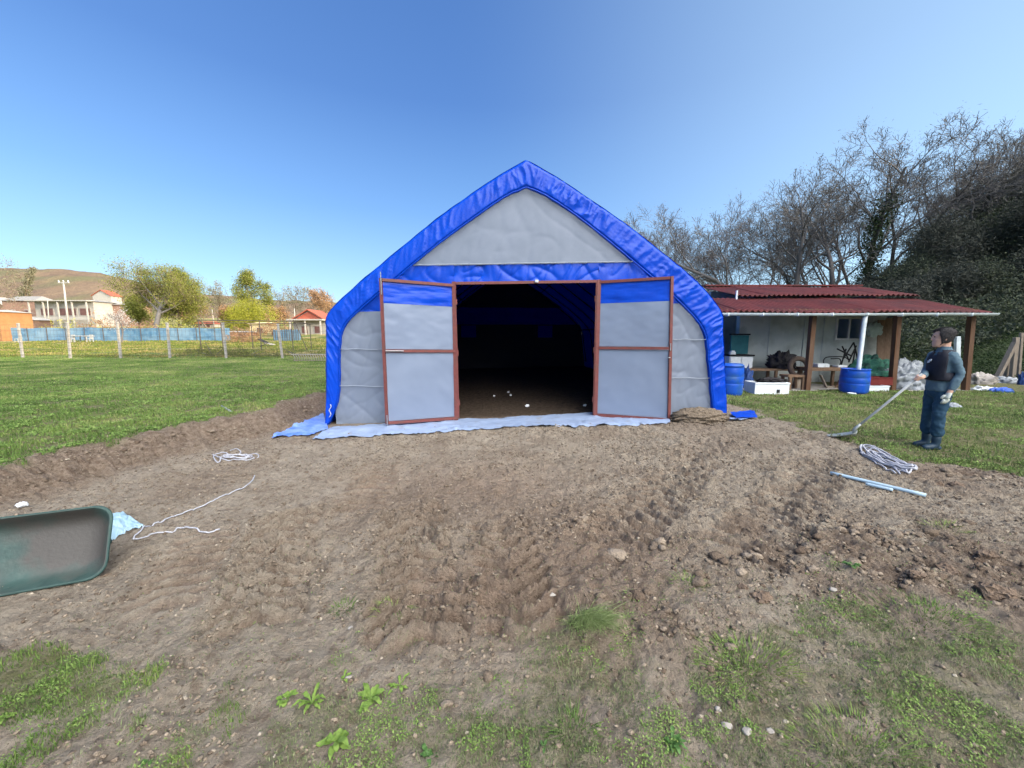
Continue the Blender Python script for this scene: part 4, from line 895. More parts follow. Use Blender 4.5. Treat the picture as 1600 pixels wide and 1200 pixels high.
# ------------------------------------------------------------------ scattered clods as one mass
def base_lumps(lv_):
    out = []
    for sd_ in range(7):
        b = bmesh.new(); bmesh.ops.create_icosphere(b, subdivisions=lv_, radius=1); rnd = np.random.default_rng(sd_)
        pl = [Vector(rnd.normal(size=3)).normalized() for _ in range(7)]
        for v in b.verts:
            c = v.co.normalized(); k = min([1]+[(.55+.15*(i % 3))/max(c.dot(p), .01) for i, p in enumerate(pl)])*(1+.2*rnd.normal()); v.co = c*k
        V = np.array([v.co for v in b.verts]); F = np.array([[v.index for v in f.verts] for f in b.faces]); b.free(); out.append((V, F))
    return out
LUMPS_A, LUMPS_B = base_lumps(2), base_lumps(1); rng = np.random.default_rng(12)
def scatter_lumps(x, y, s, name, m, LUMPS, sink=.05):
    z = hats(x, y); Vs = []; Fs = []; As = []; off = 0
    for t in range(7):
        ix = np.arange(len(x)) % 7 == t; n = ix.sum(); V, F = LUMPS[t]; a = rng.uniform(0, 6.28, n); sx = s[ix]*rng.uniform(.8, 1.3, n); sz = s[ix]*rng.uniform(.45, .8, n)
        c, d = np.cos(a)[:, None], np.sin(a)[:, None]
        vx = (V[:, 0][None]*c-V[:, 1][None]*d)*sx[:, None]+x[ix][:, None]; vy = (V[:, 0][None]*d+V[:, 1][None]*c)*(s[ix]*.9)[:, None]+y[ix][:, None]; vz = V[:, 2][None]*sz[:, None]+(z[ix]+s[ix]*sink)[:, None]
        Vs.append(np.stack([vx, vy, vz], -1).reshape(-1, 3)); Fs.append((F[None]+(np.arange(n)*len(V))[:, None, None]+off).reshape(-1, 3)); off += n*len(V)
        As.append(np.repeat(rng.uniform(0, 1, n), len(V)))
    r = np.concatenate(As); o = link_mesh(name, np_mesh(name, np.concatenate(Vs), np.concatenate(Fs), {'rnd': np.stack([r, r, r], 1)}), m); return setp(o, kind='stuff')
def clods(N, pw, s0, s1, name, LM, small):
    x = rng.uniform(-6.5, 9.5, N); y = 1.05+7.5*rng.uniform(0, 1, N)**pw
    _, cl, rd, gmk = hfine(x, y); blot = ss(-.25, .45, fbm(x*.9, y*.9, 3, 5)+.6*fbm(x*4, y*4, 3, 6))
    pr = (1-.8*gmk)*((.25+.75*blot) if small else (.03+.97*np.clip(cl, 0, 1)*blot))*(1-ss(6.7, 7.3, y)*ss(-4.2, -3.8, x)*ss(4.8, 4.4, x))
    kp = (rng.uniform(0, 1, N) < pr) & (np.abs(x) < 1.45*y+.5); x, y, cl = x[kp], y[kp], cl[kp]
    s = (s0+(s1-s0)*rng.uniform(0, 1, len(x))**(5 if small else 3))*(1+.05*y)*(1 if small else (.6+.8*np.clip(cl, 0, 1)))
    scatter_lumps(x, y, s, name, clod_mat(small), LM)
def clod_mat(small):
    m = attr_mat('loose_clods', [(0, (.12, .085, .06)), (.5, (.19, .145, .105)), (1, (.30, .24, .18))] if not small else [(0, (.13, .095, .068)), (.5, (.23, .18, .13)), (.93, (.31, .25, .185)), (1, (.42, .36, .28))], .95, 0, bump=.02)
    return m
clods(14000, 1.35, .012, .05, 'loose_clods', LUMPS_A, False)
clods(90000, 1.4, .006, .024, 'broken_clods', LUMPS_B, False)
clods(330000, 1.35, .0022, .016, 'loose_crumbs', LUMPS_B, True)
# ------------------------------------------------------------------ grass
def blades(x, y, h, wd, name, m, lean=.5, curve=.5, seed=1, zoff=None, big=None):
    r = np.random.default_rng(seed); n = len(x); z = hats(x, y) if zoff is None else zoff; a = r.uniform(0, 2*np.pi, n) if big is None else r.normal(big[0], big[1], n); ln = lean*r.uniform(.1, 1, n)*h; b = a+r.normal(0, .6, n)+np.pi/2
    dx, dy = np.cos(a), np.sin(a); wx, wy = np.cos(b)*wd/2, np.sin(b)*wd/2
    def pt(f, wf, s):  # fraction along
        hh = h*(f-curve*.35*f*f); l = ln*(f*f*1.2)
        return np.stack([x+dx*l+s*wx*wf, y+dy*l+s*wy*wf, z-.006+hh], 1)
    V = np.stack([pt(0, .8, -1), pt(0, .8, 1), pt(.55, 1, 1), pt(.55, 1, -1), pt(1, .08, 0)], 1).reshape(-1, 3)
    i = np.arange(n)*5; F = np.concatenate([np.stack([i, i+1, i+2], 1), np.stack([i, i+2, i+3], 1), np.stack([i+3, i+2, i+4], 1)])
    rr = np.repeat(np.clip(.48+.3*fbm(x*1.1, y*1.1, 3, seed+9)+.38*fbm(x*.35, y*.5, 2, seed+10)+r.normal(0, .16, n), 0, 1), 5)
    o = link_mesh(name, np_mesh(name, V, F, {'rnd': np.stack([rr, rr, rr], 1)}), m); return setp(o, kind='stuff')
GM = attr_mat('grass_blades', [(0, (.07, .12, .028)), (.35, (.12, .20, .045)), (.7, (.21, .29, .07)), (1, (.40, .38, .16))], .6, .3)
GM2 = attr_mat('dull_grass_blades', [(0, (.09, .13, .045)), (.4, (.15, .205, .065)), (.75, (.25, .29, .11)), (1, (.42, .37, .2))], .7, .25)
GM3 = attr_mat('pale_sparse_blades', [(0, (.10, .14, .055)), (.4, (.17, .215, .09)), (.75, (.27, .30, .15)), (1, (.42, .39, .24))], .7, .25)
def field(n, x0, x1, y0, y1, p, hmin, hmax, w0, name, m, seed, lod=True, clump=2.2, thr=-.1, filt=None):
    r = np.random.default_rng(seed); u = r.uniform(0, 1, n); y = y0*(y1/y0)**u if y0 > 0 else r.uniform(y0, y1, n); x = r.uniform(x0, x1, n)
    vis = (np.abs(x) < 1.45*y+1.2) & (np.hypot(x, y) > .9)
    k = vis & (r.uniform(0, 1, n) < p(x, y)); x, y = x[k], y[k]
    cl = fbm(x*clump, y*clump, 3, seed+2); k = cl > thr+r.normal(0, .12, len(x)); x, y, cl = x[k], y[k], cl[k]
    if filt is not None: k = filt(x, y); x, y, cl = x[k], y[k], cl[k]
    h = (hmin+(hmax-hmin)*r.uniform(0, 1, len(x))**1.6)*(.8+.5*np.clip(cl, -.5, .8)); wd = w0*(1+(y*.12 if lod else 0))*r.uniform(.7, 1.3, len(x))
    return blades(x, y, h, wd, name, m, seed=seed+1)
gmask = lambda x, y: grass_mask(x, y)
inshed = lambda x, y: ~((x > 5.6) & (y > 10.9)) & ~((x > -4.2) & (x < 4.6) & (y > 6.8))
field(560000, -32, -3.6, 3.2, 26, lambda x, y: (grass_mask(x, y) > .55)*1.0, .03, .085, .005, 'field_grass', GM, 301, thr=-.55, filt=inshed)
field(420000, 4.4, 26, 3.0, 28, lambda x, y: (grass_mask(x, y) > .4)*1.0, .03, .10, .005, 'yard_grass', GM2, 302, thr=-.35, filt=inshed)
field(420000, -2.2, 5.2, .95, 3.0, lambda x, y: np.clip(grass_mask(x, y)*1.5, 0.03, 1), .008, .034, .0028, 'sparse_grass', GM3, 303, False, 3.0, -.45)
field(260000, -2.6, 5.2, .95, 2.5, lambda x, y: np.full(len(x), .16), .006, .022, .0022, 'thin_grass', GM3, 317, False, 1.6, -.05)
field(60000, -4.2, -.8, 1.0, 2.3, lambda x, y: (grass_mask(x, y) > .3)*ss(-.9, -1.4, x)*.9, .02, .06, .003, 'corner_grass', GM, 304, False, 4.0, -.5)
field(30000, -3.0, 4.0, 1.0, 3.2, lambda x, y: np.full(len(x), .22), .006, .02, .0035, 'soil_litter', attr_mat('dry_litter', [(0, (.13, .10, .06)), (1, (.36, .31, .22))], .9, 0), 305, False, 6, .1)
field(90000, -60, -3, 24, 56, lambda x, y: np.full(len(x), .9), .08, .22, .012, 'rough_meadow', attr_mat('meadow_blades', [(0, (.08, .12, .02)), (.5, (.17, .20, .04)), (1, (.38, .28, .12))], .8, .3), 306, True, .35, -.3)
def clover(n, x0, x1, y0, y1, size, hmax, p, name, seed, lo=-.2):
    r = np.random.default_rng(seed); x = r.uniform(x0, x1, n); y = y0*(y1/y0)**r.uniform(0, 1, n); k = (np.abs(x) < 1.45*y+.6) & (r.uniform(0, 1, n) < p(x, y)); x, y = x[k], y[k]
    cl = fbm(x*2.4, y*2.4, 3, seed)+.5*fbm(x*9, y*9, 2, seed+1); k = cl > lo+.5; x, y, cl = x[k], y[k], cl[k]; n = len(x); z = hats(x, y)+hmax*r.uniform(.1, 1, n)*np.clip(cl+.3, .2, 1)
    a = r.uniform(0, 6.28, n); ti = r.normal(0, .45, n); s = size*r.uniform(.5, 1.4, n)*(1+.1*y); e1 = np.stack([np.cos(a), np.sin(a), ti], 1)*s[:, None]; e2 = np.stack([-np.sin(a), np.cos(a), r.normal(0, .4, n)], 1)*s[:, None]*.6; c = np.stack([x, y, z], 1)
    V = np.stack([c-e1, c+e2, c+e1, c-e2], 1).reshape(-1, 3); q = np.repeat(np.clip(.45+.3*cl+r.normal(0, .15, n), 0, 1), 4)
    setp(link_mesh(name, np_mesh(name, V, np.arange(n*4).reshape(n, 4), {'rnd': np.stack([q]*3, 1)}), CLV), kind='stuff')
CLV = attr_mat('low_weed_leaves', [(0, (.08, .14, .035)), (.5, (.16, .26, .06)), (1, (.32, .42, .12))], .6, .3)
clover(260000, -2.4, 5.2, 1.0, 3.0, .0036, .022, lambda x, y: np.clip(grass_mask(x, y)*1.4+.02, 0, 1), 'low_weeds', 311, -.25)
clover(260000, -14, -3.6, 3.2, 13, .008, .055, lambda x, y: (grass_mask(x, y) > .55)*1.0, 'field_weeds', 312, -.3)
clover(200000, 4.6, 16, 3.2, 11, .008, .05, lambda x, y: (grass_mask(x, y) > .4)*(y < 10.8), 'yard_weeds', 313, -.2)
# broad-leaved weeds and tufts as plants of their own
M['weed'] = mat('bright_weed_leaf', (.12, .21, .035), (.23, .33, .07), .6, 35, spec=.3, trans=.3)
M['weed2'] = mat('green_weed_leaf', (.06, .13, .03), (.1, .2, .05), .5, 12, trans=.25)
def rosette(px, py, n, L, wd, m, label, seed, up=.6, group=None):
    g = G(px, py); z = hat(g[0], g[1]); rnd = np.random.default_rng(seed); t = thing('broad_leaved_weed', label, 'weed', (g[0], g[1], z), 0, group)
    mb = MB()
    for i in range(n):
        a = 2*math.pi*i/n+rnd.normal(0, .6); l = L*rnd.uniform(.35, 1.1); w_ = wd*rnd.uniform(.7, 1.1); e = up*rnd.uniform(.15, 1.3); tw = rnd.normal(0, .5)
        d = Vector((math.cos(a), math.sin(a), 0)); q = Vector((-math.sin(a), math.cos(a), .0))
        V = []; K = 8
        for k in range(K+1):
            f = k/K; wf = w_*(math.sin(math.pi*min(f*.92+.06, 1))**.8)*(.35+.65*min(1, f*2)); c = d*l*f*(1-.15*f)+Vector((0, 0, l*e*(f-.75*f*f)))+Vector((0, 0, .003*math.sin(f*15+i)))
            qq = (q+Vector((0, 0, tw*.4*f))).normalized()
            V += [c-qq*wf/2+Vector((0, 0, wf*.18)), c, c+qq*wf/2+Vector((0, 0, wf*.18))]
        Fq = []
        for k in range(K): Fq += [(k*3, k*3+1, k*3+4, k*3+3), (k*3+1, k*3+2, k*3+5, k*3+4)]
        mb.add(V, Fq)
    mb.build('leaves', m, t, True)
rosette(446, 1092, 12, .062, .028, M['weed'], 'leftmost bright green weed of the group at the bottom', 1, .8)
rosette(488, 1098, 11, .10, .018, M['weed'], 'narrow-leaved bright weed right of the leftmost one', 2, 1.3)
rosette(580, 1092, 11, .10, .030, M['weed'], 'bright weed with broad leaves right of the narrow-leaved one', 3, .8)
rosette(625, 1070, 7, .075, .016, M['weed'], 'thin yellowish weed above right of the broad one', 4, 1.0)
rosette(524, 1160, 12, .095, .032, M['weed'], 'largest bright weed nearest the bottom edge', 5, .9)
rosette(538, 1062, 8, .05, .018, M['weed'], 'small yellow-green weed above the narrow-leaved one', 6)
rosette(670, 1180, 10, .06, .018, M['weed2'], 'small dark green weed at the bottom edge under the bright group', 7)
rosette(8, 1126, 8, .06, .028, M['weed'], 'bright yellow-green weed at the lower left corner', 8)
rosette(232, 1190, 7, .035, .014, M['weed2'], 'dark green weed at the bottom edge on the left', 9)
rosette(1050, 1168, 14, .07, .02, M['weed2'], 'leafy dark weed at the bottom below the stone cluster', 10, 1.1)
rosette(1330, 900, 10, .07, .022, M['weed2'], 'green weed growing in the right clod field', 12)
rosette(850, 1170, 7, .035, .012, M['weed2'], 'small weed at the bottom middle beside bare soil', 13)
PALE = attr_mat('pale_tuft_blades', [(0, (.16, .22, .07)), (.5, (.28, .35, .13)), (1, (.5, .48, .28))], .6, .3)
def tuft(px, py, n, rad, h, label, seed, m=GM, wd=.004, lean=2.0, big=None):
    g = G(px, py); r = np.random.default_rng(seed); a = r.uniform(0, 6.28, n); q = rad*1.25*r.uniform(0, 1, n)**.6; x = g[0]+q*np.cos(a)*1.2; y = g[1]+q*np.sin(a)*.8
    o = blades(x, y, h*r.uniform(.25, 1.0, n), np.full(n, wd), 'grass_tuft', m, lean=lean, seed=seed, big=big); del o['kind']
    v = Vector((g[0], g[1], hat(g[0], g[1]))); o.data.transform(Matrix.Translation(-v)); o.location = v; setp(o, label, 'grass tuft')
tuft(918, 985, 1100, .075, .10, 'big upturned grass tuft in front of the middle clod heap', 21, PALE, wd=.0026, lean=2.3, big=(-1.0, .8))
tuft(615, 965, 260, .07, .035, 'low grass tuft beside the middle tyre tracks', 22)
tuft(538, 952, 160, .05, .03, 'small round grass tuft left of the middle tyre tracks', 23)
tuft(1075, 920, 150, .07, .04, 'thin green tuft right of the middle clod heap', 24)
tuft(1475, 830, 200, .1, .04, 'low green tuft alone in the bare soil on the right', 25)
tuft(1165, 1040, 900, .16, .035, 'lush green tuft above the pale stone cluster', 26)
tuft(1330, 1170, 700, .16, .03, 'dense tuft at the bottom right of the stone cluster', 27)
tuft(1440, 970, 900, .2, .035, 'wide yellow-green tuft below the right clod field', 28)
tuft(895, 1140, 200, .07, .035, 'upright small tuft in the bare soil at the bottom middle', 29)
# ------------------------------------------------------------------ trees
def leafcloud(pts, n, size, spread, r, flat=.5):
    P_ = np.array(pts)[r.integers(0, len(pts), n)]+r.normal(0, spread, (n, 3)); d = r.normal(size=(n, 3)); d /= np.linalg.norm(d, axis=1)[:, None]
    e = np.cross(d, r.normal(size=(n, 3))); e /= np.linalg.norm(e, axis=1)[:, None]; s = size*r.uniform(.5, 1.3, n)[:, None]
    V = np.stack([P_-d*s, P_+e*s*flat, P_+d*s, P_-e*s*flat], 1).reshape(-1, 3); F = np.arange(n*4).reshape(n, 4)
    q = np.repeat(r.uniform(0, 1, n)*.6+.4*np.clip(.5+fbm(P_[:, 0]*.8, P_[:, 2]*.8+P_[:, 1], 3, 3), 0, 1), 4)
    return V, F, q
def skeleton(seed, H, r0, lean=.0, first=.25, nb=9, ang=55, ratio=.62, levels=4, up=.25, wig=.18, kids=5, multi=1):
    r = random.Random(seed); out = []; tips = []
    def br(p, d, L, rad, lv):
        n = 6 if lv < 2 else 4 if lv == 2 else 3; pts = [p]; rs = [rad]; q = p.copy(); v = d.copy()
        for i in range(n):
            v = (v+Vector((r.gauss(0, wig), r.gauss(0, wig), r.gauss(0, wig)*.6+up*.12*(lv > 0)))).normalized(); q = q+v*L/n; pts.append(q.copy()); rs.append(rad*(1-.8*(i+1)/n) if lv else rad*(1-.72*(i+1)/n))
        out.append((lv, pts, rs))
        if lv >= levels: tips.append(q); return
        if lv >= levels-1: tips.append(pts[-1])
        k = nb if lv == 0 else kids
        for j in range(k):
            f = (first if lv == 0 else .25)+(1-(first if lv == 0 else .25))*(j+.5+r.uniform(-.3, .3))/k; f = min(f, .98); ii = min(int(f*n), n-1); g_ = f*n-ii
            s_ = pts[ii].lerp(pts[ii+1], g_); t = (pts[ii+1]-pts[ii]).normalized(); a = R(ang*r.uniform(.6, 1.15)); az = j*2.4+r.uniform(-.6, .6)
            u = t.orthogonal().normalized(); w_ = t.cross(u); dd = t*math.cos(a)+(u*math.cos(az)+w_*math.sin(az))*math.sin(a)
            LL = L*ratio*r.uniform(.75, 1.15)*((1.15-.6*f) if lv == 0 else (1.1-.4*f)); br(s_, dd.normalized(), LL, max(rs[ii]*.55, .004), lv+1)
    for m_ in range(multi):
        a = m_*2.2+seed; o = Vector((math.cos(a), math.sin(a), 0))*(.12 if multi > 1 else 0); br(o, Vector((lean+.22*math.cos(a)*(multi > 1), .22*math.sin(a)*(multi > 1), 1)).normalized(), H*(.86 if m_ else 1)*.82, r0*(1 if multi == 1 else .7), 0)
    return out, tips
def tube_arrays(sk, minlv, maxlv, thick=1.0, rmin=.006):
    mb = MB()
    for lv, pts, rs in sk:
        if minlv <= lv <= maxlv: mb.tube(pts, [max(q*thick, rmin) for q in rs], 7 if lv == 0 else 5 if lv == 1 else 3, cap=False)
    return mb
def make_tree(name, label, cat, loc, seed, H, r0, bark, twigm, leaf=None, nleaf=0, lsize=.1, lspread=.25, group=None, rmin=.012, rot=0, ivy=None, sliver=.5, **kw):
    t = thing(name, label, cat, loc, rot, group); sk, tips = skeleton(seed, H, r0, **kw); r = np.random.default_rng(seed)
    top_ = max(p.z for _, ps, _ in sk for p in ps); k = H/top_
    for _, ps, _ in sk:
        for p in ps: p *= k
    tips = [p for l, ps, _ in sk if l >= 2 for p in ps[1:]] or tips
    tube_arrays(sk, 0, 1).build('trunk', bark, t, True)
    if kw.get('levels', 4) > 1: tube_arrays(sk, 2, 9, 1, rmin).build('twigs', twigm, t)
    if leaf:
        V, F, q = leafcloud([tuple(p) for p in tips], nleaf, lsize, lspread, r, sliver); link_mesh('crown', np_mesh('crown', V, F, {'rnd': np.stack([q]*3, 1)}), leaf, t)
    if ivy:
        tr = [p for l, ps, _ in sk if l == 0 for p in ps]; pts = []
        for a, b in zip(tr[:-1], tr[1:]):
            for f in np.linspace(0, 1, 6): 
                c = a.lerp(b, f)
                if c.z < H*ivy: pts.append(tuple(c))
        V, F, q = leafcloud(pts, 5500, .10, .36*H/12, r); link_mesh('ivy', np_mesh('ivy', V, F, {'rnd': np.stack([q]*3, 1)}), LEAF['ivy'], t)
    return t
LEAF = {
 'ivy': attr_mat('ivy_leaves', [(0, (.018, .032, .012)), (.6, (.03, .05, .018)), (1, (.055, .075, .03))], .6, .1),
 'dark': attr_mat('dark_wood_foliage', [(0, (.045, .055, .04)), (.5, (.07, .082, .055)), (.85, (.095, .115, .06)), (1, (.14, .14, .10))], .8, .15),
 'bud': attr_mat('budding_foliage', [(0, (.14, .13, .09)), (.6, (.2, .19, .11)), (1, (.27, .25, .16))], .8, .3),
 'brush': attr_mat('dark_brush', [(0, (.035, .04, .034)), (.6, (.062, .068, .054)), (1, (.11, .11, .085))], .9, .1),
 'bud2': attr_mat('grey_buds', [(0, (.09, .085, .08)), (1, (.19, .18, .15))], .9, .2),
 'slopeg': attr_mat('slope_grass_shaded', [(0, (.022, .038, .014)), (.6, (.045, .07, .025)), (1, (.085, .11, .045))], .8, .2),  # grass colour darkened to paint in the shade of the trees
 'spring': attr_mat('spring_foliage', [(0, (.10, .125, .022)), (.5, (.19, .21, .04)), (1, (.29, .27, .07))], .7, .35),
 'willow': attr_mat('yellow_willow', [(0, (.17, .20, .02)), (.5, (.28, .29, .03)), (1, (.38, .35, .06))], .7, .35),
 'blossom': attr_mat('white_blossom', [(0, (.3, .28, .26)), (.5, (.42, .40, .38)), (1, (.55, .53, .5))], .8, .3),
 'russet': attr_mat('russet_twigs', [(0, (.20, .11, .06)), (.5, (.30, .17, .09)), (1, (.38, .26, .13))], .9, .2),
 'shrub': attr_mat('field_shrub', [(0, (.05, .06, .02)), (.5, (.10, .11, .035)), (1, (.2, .17, .08))], .8, .25),
 'yshrub': attr_mat('yellow_shrub', [(0, (.2, .22, .04)), (.5, (.38, .38, .06)), (1, (.5, .42, .14))], .8, .3)}
def wz(x, y): return float(max(wood_slope(np.array([x]), np.array([y]))[0], hlow(np.array([x]), np.array([y]))[0]))
def spot(px, Y): return (px-800)*Y/600.0
# bare trees behind the shed
BT = [(1050, 50, 358, 0, 'slim pale bare tree just right of the shelter roof'), (1084, 48, 352, 1, 'second slim bare tree from the shelter roof'), (1122, 44, 350, 2, 'low bare tree behind the left end of the red roof'),
      (1168, 38, 300, 0, 'tall bare tree above the left part of the red roof'), (1222, 36, 275, 1, 'narrow upright bare tree above the middle of the red roof'), (1262, 40, 300, 2, 'spreading bare tree left of the ivy-clad trunk'),
      (1302, 37, 232, 3, 'tall wide bare tree just left of the ivy-clad trunk'), (1340, 34, 216, 0, 'tallest bare tree with its trunk wrapped in ivy'), (1378, 38, 222, 2, 'bare forked tree between the two ivy-clad trunks'),
      (1415, 34, 226, 3, 'bare tree with a leaning ivy-clad trunk right of the forked one'), (1458, 38, 232, 1, 'pale bare tree above the dark wood edge'), (1500, 42, 222, 0, 'bare tree crown rising over the dark wood'),
      (1548, 40, 214, 2, 'bare tree top above the dark wood near the right edge'), (1596, 42, 212, 3, 'bare tree cut by the right edge of the view')]
KW = [dict(first=.25, nb=12, ang=46, ratio=.56, levels=4, kids=5, up=.3, wig=.19), dict(first=.2, nb=13, ang=42, ratio=.50, levels=4, kids=5, up=.4, wig=.17), dict(first=.3, nb=9, ang=48, ratio=.58, levels=4, kids=5, up=.3, multi=2, wig=.18), dict(first=.32, nb=10, ang=52, ratio=.64, levels=4, kids=5, up=.3, wig=.2)]
for i, (px, Yd, pyt, kind, lab) in enumerate(BT):
    pyt += 50 if px > 1440 else -26 if px < 1310 else 0
    x = spot(px, Yd); z = wz(x, Yd); top_ = P(px, pyt, Yd)[2]; H = top_-z
    ivy = .62 if i in (7, 9) else None
    make_tree('bare_tree', lab, 'tree', (x, Yd, z-.1), 400+i, H, .16 if i < 3 else .27, M['twigdark'], M['twig'] if i in (0, 1, 2, 10) else M['twigdark'], LEAF['bud2'], 3800, .14, .3, rmin=.014, sliver=.10, ivy=ivy, lean=.12 if i == 9 else 0, **KW[kind])
for i, (px, Yd, pyt, kind, lab) in enumerate(((1145, 46, 330, 1, 'bare sapling between the roof end and the tall tree'), (1195, 42, 318, 3, 'bare tree tangled with the tall one over the roof'), (1242, 44, 300, 0, 'thin bare tree behind the narrow upright one'), (1282, 46, 270, 2, 'bare tree just behind the spreading one'), (1320, 44, 262, 1, 'bare tree filling the gap left of the ivy trunk'), (1360, 46, 250, 3, 'bare tree close behind the ivy-wrapped one'), (1436, 46, 246, 0, 'bare tree behind the leaning ivy trunk'), (1478, 48, 236, 3, 'bare tree behind the dark wood shoulder'), (1525, 48, 226, 1, 'bare tree behind the tall dark tree'))):
    x = spot(px, Yd); z = wz(x, Yd); make_tree('bare_tree', lab, 'tree', (x, Yd, z-.1), 450+i, P(px, pyt, Yd)[2]-z, .17, M['twigdark'], M['twigdark'], LEAF['bud2'], 3800, .14, .3, rmin=.014, sliver=.10, **KW[kind])
# dark dense wood on the right: each tree its own
DT = [(1300, 30, 455, 'low dark thicket tree behind the right half of the red roof'), (1345, 32, 420, 'dark bushy tree below the ivy-clad trunk'), (1395, 29, 400, 'dark dense tree under the leaning ivy-clad trunk'), (1440, 31, 345, 'dark tree at the left shoulder of the wood'),
      (1478, 29, 330, 'dark round tree over the end of the red roof'), (1512, 33, 272, 'tall dark tree rising behind the round one'), (1540, 28, 330, 'dark tree behind the third porch post'), (1572, 32, 245, 'tallest dark tree of the wood near the right edge'),
      (1600, 27, 300, 'dark tree at the right edge above the timber prop'), (1640, 32, 236, 'dark tree half cut off by the right edge'), (1455, 26, 425, 'low dark tree behind the eaves end'), (1530, 25, 430, 'low dark tree behind the leaning timber prop'), (1605, 24, 420, 'lowest dark tree at the right edge'), (1400, 26, 470, 'small dark bush tree between second and third porch posts')]
DKW = [dict(first=.12, nb=11, ang=58, ratio=.55, levels=3, kids=6, up=.3), dict(first=.08, nb=12, ang=50, ratio=.5, levels=3, kids=6, up=.4, multi=2)]
for i, (px, Yd, pyt, lab) in enumerate(DT):
    x = spot(px, Yd); z = wz(x, Yd); H = max(P(px, pyt+8, Yd)[2]-z, 2.2)
    make_tree('dark_tree', lab, 'tree', (x, Yd, z-.1), 500+i, H, .18, M['bark'] if i % 3 == 0 else M['twigdark'], M['twigdark'], LEAF['brush'] if i not in (2, 6, 9, 11) else LEAF['dark'], 15000, .15 if i not in (2, 6, 9, 11) else .06, .5, rmin=.018, sliver=.14 if i not in (2, 6, 9, 11) else .5, **DKW[i % 2])
# undergrowth and the wood beyond the frame, as one mass each
def mass(name, x0, x1, y0, y1, n, hmin, hmax, size, m, seed, cond):
    r = np.random.default_rng(seed); x = r.uniform(x0, x1, n); y = r.uniform(y0, y1, n); k = cond(x, y); x, y = x[k], y[k]; z = np.maximum(wood_slope(x, y), hlow(x, y))
    top_ = hmin+(hmax-hmin)*np.clip(.5+.9*fbm(x*.35, y*.35, 3, seed), 0, 1); pz = z+top_*r.uniform(0, 1, len(x))**.8
    V, F, q = leafcloud(np.stack([x, y, pz], 1), len(x)*1, size, .05, r); o = link_mesh(name, np_mesh(name, V, F, {'rnd': np.stack([q]*3, 1)}), m); setp(o, kind='stuff')
mass('undergrowth', 12, 52, 19, 44, 190000, .3, 2.2, .085, LEAF['dark'], 61, lambda x, y: (wood_slope(x, y) > .1+.8*noise(x*.5, y*.5, 4)) & (x < 1.5*y))
mass('slope_grass_shaded', 17, 42, 10, 34, 260000, .02, .16, .05, LEAF['slopeg'], 63, lambda x, y: (wood_slope(x, y) < 2.5) & (x < 1.7*y) & (wood_slope(x, y) > -.6))
mass('distant_wood', 30, 92, -100, 40, 90000, 2, 5, .45, LEAF['dark'], 62, lambda x, y: (wood_slope(x, y) > 2) & (x > 1.5*y+4))
# left background trees
def bt(px, Yd, pyt, H=None):
    x = spot(px, Yd); z = float(hlow(np.array([x]), np.array([Yd]))[0]) if Yd < 200 else 8; return (x, Yd, z-.1), P(px, pyt, Yd)[2]-z
L_, H_ = bt(250, 62, 400)
make_tree('broad_tree', 'large spreading tree with fresh yellow-green leaves behind the blue fence', 'tree', L_, 71, H_, .42, M['twigdark'], M['twigwarm'], LEAF['spring'], 42000, .10, .5, rmin=.02, first=.38, nb=16, ang=64, ratio=.68, levels=4, kids=5, up=.4, wig=.12)
L_, H_ = bt(404, 88, 426)
make_tree('green_tree', 'rounded pale green tree above the yellow willow', 'tree', L_, 72, H_, .3, M['bark'], M['twigwarm'], LEAF['spring'], 14000, .13, .45, rmin=.02, first=.35, nb=9, ang=60, ratio=.55, levels=4, kids=4)
L_, H_ = bt(398, 70, 466)
t = thing('willow', 'bright yellow-green weeping willow behind the metal frame', 'tree', L_); rw = np.random.default_rng(8); sk, tp = skeleton(73, H_*.9, .2, first=.3, nb=8, ang=60, levels=2, kids=5); tube_arrays(sk, 0, 2).build('trunk', M['bark'], t, True)
pts = []
for i in range(520):
    a = rw.uniform(0, 6.28); q = rw.uniform(0, 1)**.5; bump_ = 1+.22*math.sin(a*3+1)+.12*math.sin(a*7); rx = 3.9*q*bump_; z0 = H_*(1-.38*q*q)*(1+.07*math.sin(a*5+q*6))-rw.uniform(0, .5)
    for f in np.linspace(0, 1, 14): pts.append((rx*math.cos(a)*(1+.1*f), rx*.8*math.sin(a)*(1+.1*f), z0*(1-f*.8)))
V, F, q = leafcloud(pts, 20000, .13, .24, rw, .3); link_mesh('crown', np_mesh('crown', V, F, {'rnd': np.stack([q]*3, 1)}), LEAF['willow'], t)
L_, H_ = bt(60, 120, 418)
make_tree('poplar', 'narrow pale poplar in front of the brown hill', 'tree', L_, 74, H_, .3, M['twigwarm'], M['twigwarm'], LEAF['bud'], 2500, .2, .3, rmin=.03, first=.1, nb=16, ang=18, ratio=.26, levels=3, kids=5, up=.9)
